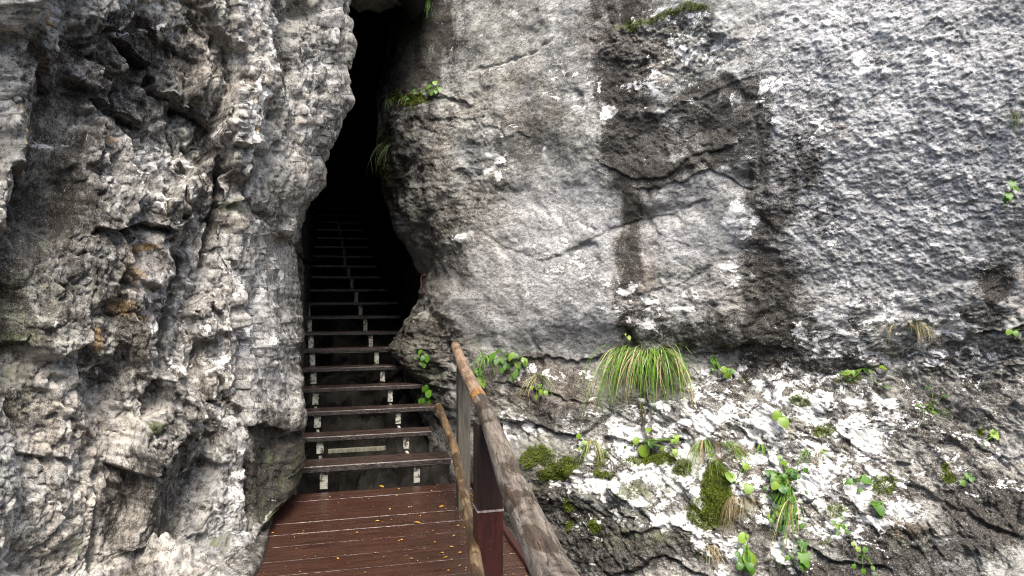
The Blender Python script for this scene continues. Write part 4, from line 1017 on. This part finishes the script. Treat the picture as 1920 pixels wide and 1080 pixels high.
plant('leafy_plant', 'large jagged pale green leaves hanging at the bottom of the cliff', 'plant', WR, (1500, 1024), [(1502, 1034, 26, 1, 165), (1514, 1046, 34, 1, 200), (1505, 1056, 26, 1, 180), (1500, 1022, 12, 0, 150)], C, seed=13, kind='lobed', mats=(M_LEAF, M_LEAF, M_LEAF_D))
plant('leafy_plant', 'fine ferny green sprig right of the large hanging tuft', 'plant', WR, (1336, 672), [(1330 + rr_.uniform(0, 14), 672 + i * 2.6, 8, 0, rr_.uniform(120, 240)) for i in range(16)], C, seed=14, kind='oval')
plant('leafy_plant', 'yellowish leaf pad right of the ferny sprig', 'plant', WR, (1366, 698), [(1366, 699, 20, 1, 180), (1360, 703, 12, 1, 150)], C, seed=15)
plant('leafy_plant', 'two glossy oval leaves, one above the other, on the lower right rock', 'plant', WR, (1655, 940), [(1660, 949, 22, 0, 240), (1647, 968, 24, 0, 200)], C, seed=16, kind='round')
plant('leafy_plant', 'flat wide lobed leaf beneath the dark ledge', 'plant', WR, (1606, 896), [(1600, 900, 22, 0, 110), (1618, 902, 24, 0, 250)], C, seed=17, kind='lobed')
plant('leafy_plant', 'string of tiny leaves trailing between white stones', 'plant', WR, (1578, 985), [(1572, 975, 9, 0, 170), (1578, 984, 10, 0, 190), (1568, 996, 11, 0, 180), (1586, 994, 11, 0, 200), (1580, 1002, 9, 1, 180), (1590, 1012, 9, 0, 190), (1576, 1014, 9, 0, 170), (1590, 1022, 9, 1, 180)], C, seed=18)
plant('leafy_plant', 'scattered tiny leaves at the bottom of the dark rock', 'plant', WR, (1615, 1040), [(1602, 1033, 11, 1, 180), (1628, 1040, 11, 0, 170), (1600, 1052, 10, 0, 180), (1616, 1060, 12, 0, 190), (1638, 1062, 10, 0, 180), (1632, 1072, 9, 0, 170)], C, seed=19)
plant('leafy_plant', 'single green leaf spray at the far right edge', 'plant', WR, (1895, 362), [(1892, 356, 20, 0, 160), (1900, 364, 20, 0, 200), (1888, 370, 18, 0, 180), (1906, 358, 16, 0, 210), (1882, 374, 14, 0, 170)], C, seed=20, kind='lobed')
plant('leafy_plant', 'small dull green leaves on the brown rock', 'plant', WR, (1740, 766), [(1732, 771, 16, 0, 110), (1742, 773, 14, 0, 250), (1763, 741, 14, 2, 100), (1772, 745, 12, 2, 260)], C, seed=21, kind='oval')
plant('leafy_plant', 'star shaped yellowish leaf far right below the crack', 'plant', WR, (1870, 814), [(1866, 818, 18, 1, 150), (1876, 820, 18, 1, 220)], C, seed=22, kind='lobed')
plant('leafy_plant', 'dim leaf rosette on the dark lower right rock', 'plant', WR, (1818, 898), [(1814, 898, 13, 0, 150), (1822, 902, 12, 0, 210), (1818, 908, 11, 2, 180)], C, seed=23)
plant('leafy_plant', 'yellow leaf and stalk above the large hanging tuft', 'plant', WR, (1174, 640), [(1176, 619, 14, 1, 10), (1172, 628, 9, 1, 0)], C, seed=24, kind='oval')
plant('leafy_plant', 'small round leaves under the grass sprig on brown blocks', 'plant', WR, (1014, 722), [(1012, 727, 10, 1, 170), (1018, 730, 11, 1, 190), (1024, 733, 10, 1, 200), (1015, 736, 10, 1, 180)], C, seed=25)
plant('leafy_plant', 'tiny green leaves among the moss beside the log rail', 'plant', WR, (1098, 826), [(1092, 820, 12, 1, 170), (1104, 828, 12, 1, 190), (1098, 838, 9, 1, 180)], C, seed=26)
plant('leafy_plant', 'green shoot on the very right edge of the cliff', 'plant', WR, (1914, 618), [(1912, 616, 13, 1, 160), (1918, 626, 13, 0, 200)], C, seed=27)

# moss: short tufts standing out of the mossy patches
def moss(name, label, W_, ok, n, seed):
    P, mask, U, V = W_
    r = np.random.default_rng(seed)
    N = grid_normals(P).reshape(-1, 3); Q = P.reshape(-1, 3)
    w = np.where(ok, np.clip(mask - .5, 0, 1) ** 1.5, 0).ravel().astype(float); w /= w.sum()
    idx = r.choice(len(w), n, p=w)
    b = Q[idx] + r.normal(0, .004, (n, 3)); nn = N[idx] + r.normal(0, .5, (n, 3)) + np.array([0, -.1, .3])
    nn /= np.linalg.norm(nn, axis=1, keepdims=True)
    sd = np.cross(nn, r.normal(0, 1, (n, 3))); sd /= np.linalg.norm(sd, axis=1, keepdims=True)
    L = r.uniform(.008, .022, (n, 1)); wd = r.uniform(.002, .0045, (n, 1))
    vs = np.concatenate([b - sd * wd, b + sd * wd, b + nn * L], 1).reshape(-1, 3)
    o = link(name, raw_mesh(name, vs, [(3 * i, 3 * i + 1, 3 * i + 2) for i in range(n)]), M_MOSS)
    return tag(o, label, 'moss', kind='stuff')
P, mk, U_, V_ = MOSS_R
moss('moss', 'green moss cushions on the lower white rock and cliff ledges', MOSS_R, (U_ > 690) & (U_ < 1930) & (V_ > -20) & (V_ < 1100), 26000, 5)

# ================================================================== fallen leaves and litter on the boards
spots = [(574, 704), (647, 715), (520, 757), (690, 792), (828, 790), (556, 851), (725, 857), (793, 892), (800, 940), (880, 913), (548, 985), (228, 1066), (742, 820), (640, 745), (610, 800), (770, 745), (700, 1010), (830, 985),
         (895, 870), (905, 1040), (470, 900), (390, 1010), (860, 1060), (660, 930), (845, 1005), (870, 960), (905, 985)]
lab = ['bright yellow leaf lying on the wet boards', 'yellow leaf at the foot of the stairs', 'brown leaf on the boards']
r_ = random.Random(19)
big = {6: .055, 0: .05, 4: .04}
for i, (zx, zy) in enumerate(spots):
    px, py = zx / 2.25 + 460, zy / 2.25 + 600
    q = on_deck(px, py)
    s = big.get(i, r_.uniform(.018, .034))
    vs, fs = leaf_geo('oval', s * .6, s, r_, .15, .2)
    me = raw_mesh('fallen_leaf', [Vector(v_) - Vector((0, s / 2, 0)) for v_ in vs], fs, None, True)
    o = link('fallen_leaf', me, M_FALLEN if r_.random() < .6 or i in big else M_FALLEN_B)
    o.location = q + UP * .0075; o.rotation_euler = (r_.uniform(-.1, .1), r_.uniform(-.1, .1), r_.uniform(0, 6.28))
    named = {6: 'largest bright yellow leaf, lying in the middle of the boardwalk', 0: 'pale yellow leaf at the far edge of the boardwalk below the stairs', 4: 'cream leaf beside the shaded right side of the boards', 11: 'small orange leaf nearest the viewer at the left of the boards'}
    tag(o, named.get(i, 'tiny yellow or brown fallen leaf on the wet red boards'), 'leaf', 'fallen leaves on the boardwalk')
mb = MB()
for i in range(420):
    t = r_.uniform(0, 5.2); a = -abs(r_.gauss(0, .16)) if r_.random() < .65 else -r_.uniform(0, 1.4)
    q = CORNER - S * t + R * (a - .015) + UP * .0065
    s = r_.uniform(.003, .010); an = r_.uniform(0, 6.28)
    e1 = Vector((math.cos(an), math.sin(an), 0)) * s; e2 = Vector((-math.sin(an), math.cos(an), 0)) * s * r_.uniform(.3, .8)
    mb.add([q - e1, q + e2, q + e1, q - e2, q + UP * s * .5], [(0, 1, 4), (1, 2, 4), (2, 3, 4), (3, 0, 4)], r_.choice((0, 0, 1, 2)))
tag(mb.build('leaf_litter', [M_FALLEN_B, M_ROOT, M_FALLEN]), 'fine leaf crumbs and bud scales along the boardwalk edge', 'litter', kind='stuff')

# ================================================================== camera, light
cam = bpy.data.cameras.new('camera'); cam.sensor_width = 36; cam.lens = 36 * F / 1920; cam.clip_start = .05; cam.clip_end = 500
co = bpy.data.objects.new('camera', cam); COL.objects.link(co); co.location = (0, 0, EYE); co.rotation_euler = (math.pi / 2, 0, 0)
scene.camera = co
SUN_EL, SUN_AZ = 56.0, 168.0     # azimuth clockwise from +Y (view direction): behind the viewer, to the right
w = bpy.data.worlds.new('World'); scene.world = w; w.use_nodes = True
nt = w.node_tree; bg = nt.nodes['Background']; sky = nt.nodes.new('ShaderNodeTexSky'); sky.sky_type = 'NISHITA'; sky.sun_disc = False
sky.sun_elevation = math.radians(SUN_EL); sky.sun_rotation = math.radians(SUN_AZ); sky.dust_density = 3.5; sky.air_density = 1.0; sky.ozone_density = 1.0
nt.links.new(sky.outputs[0], bg.inputs[0]); bg.inputs[1].default_value = .15
sl_ = bpy.data.lights.new('sun', 'SUN'); sl_.energy = 1.5; sl_.angle = math.radians(24); sl_.color = (1, .95, .88)
so = bpy.data.objects.new('sun', sl_); COL.objects.link(so)
el, az = math.radians(SUN_EL), math.radians(SUN_AZ)
dv = Vector((math.sin(az) * math.cos(el), math.cos(az) * math.cos(el), math.sin(el)))
so.rotation_euler = (-dv).to_track_quat('-Z', 'Y').to_euler(); so.location = dv * 20
scene.view_settings.view_transform = 'Standard'; scene.view_settings.look = 'None'; scene.view_settings.gamma = 1
scene.view_settings.exposure = 1.92
scene.cycles.use_denoising = True
scene.cycles.denoising_prefilter = 'NONE'
scene.cycles.filter_width = 1.1
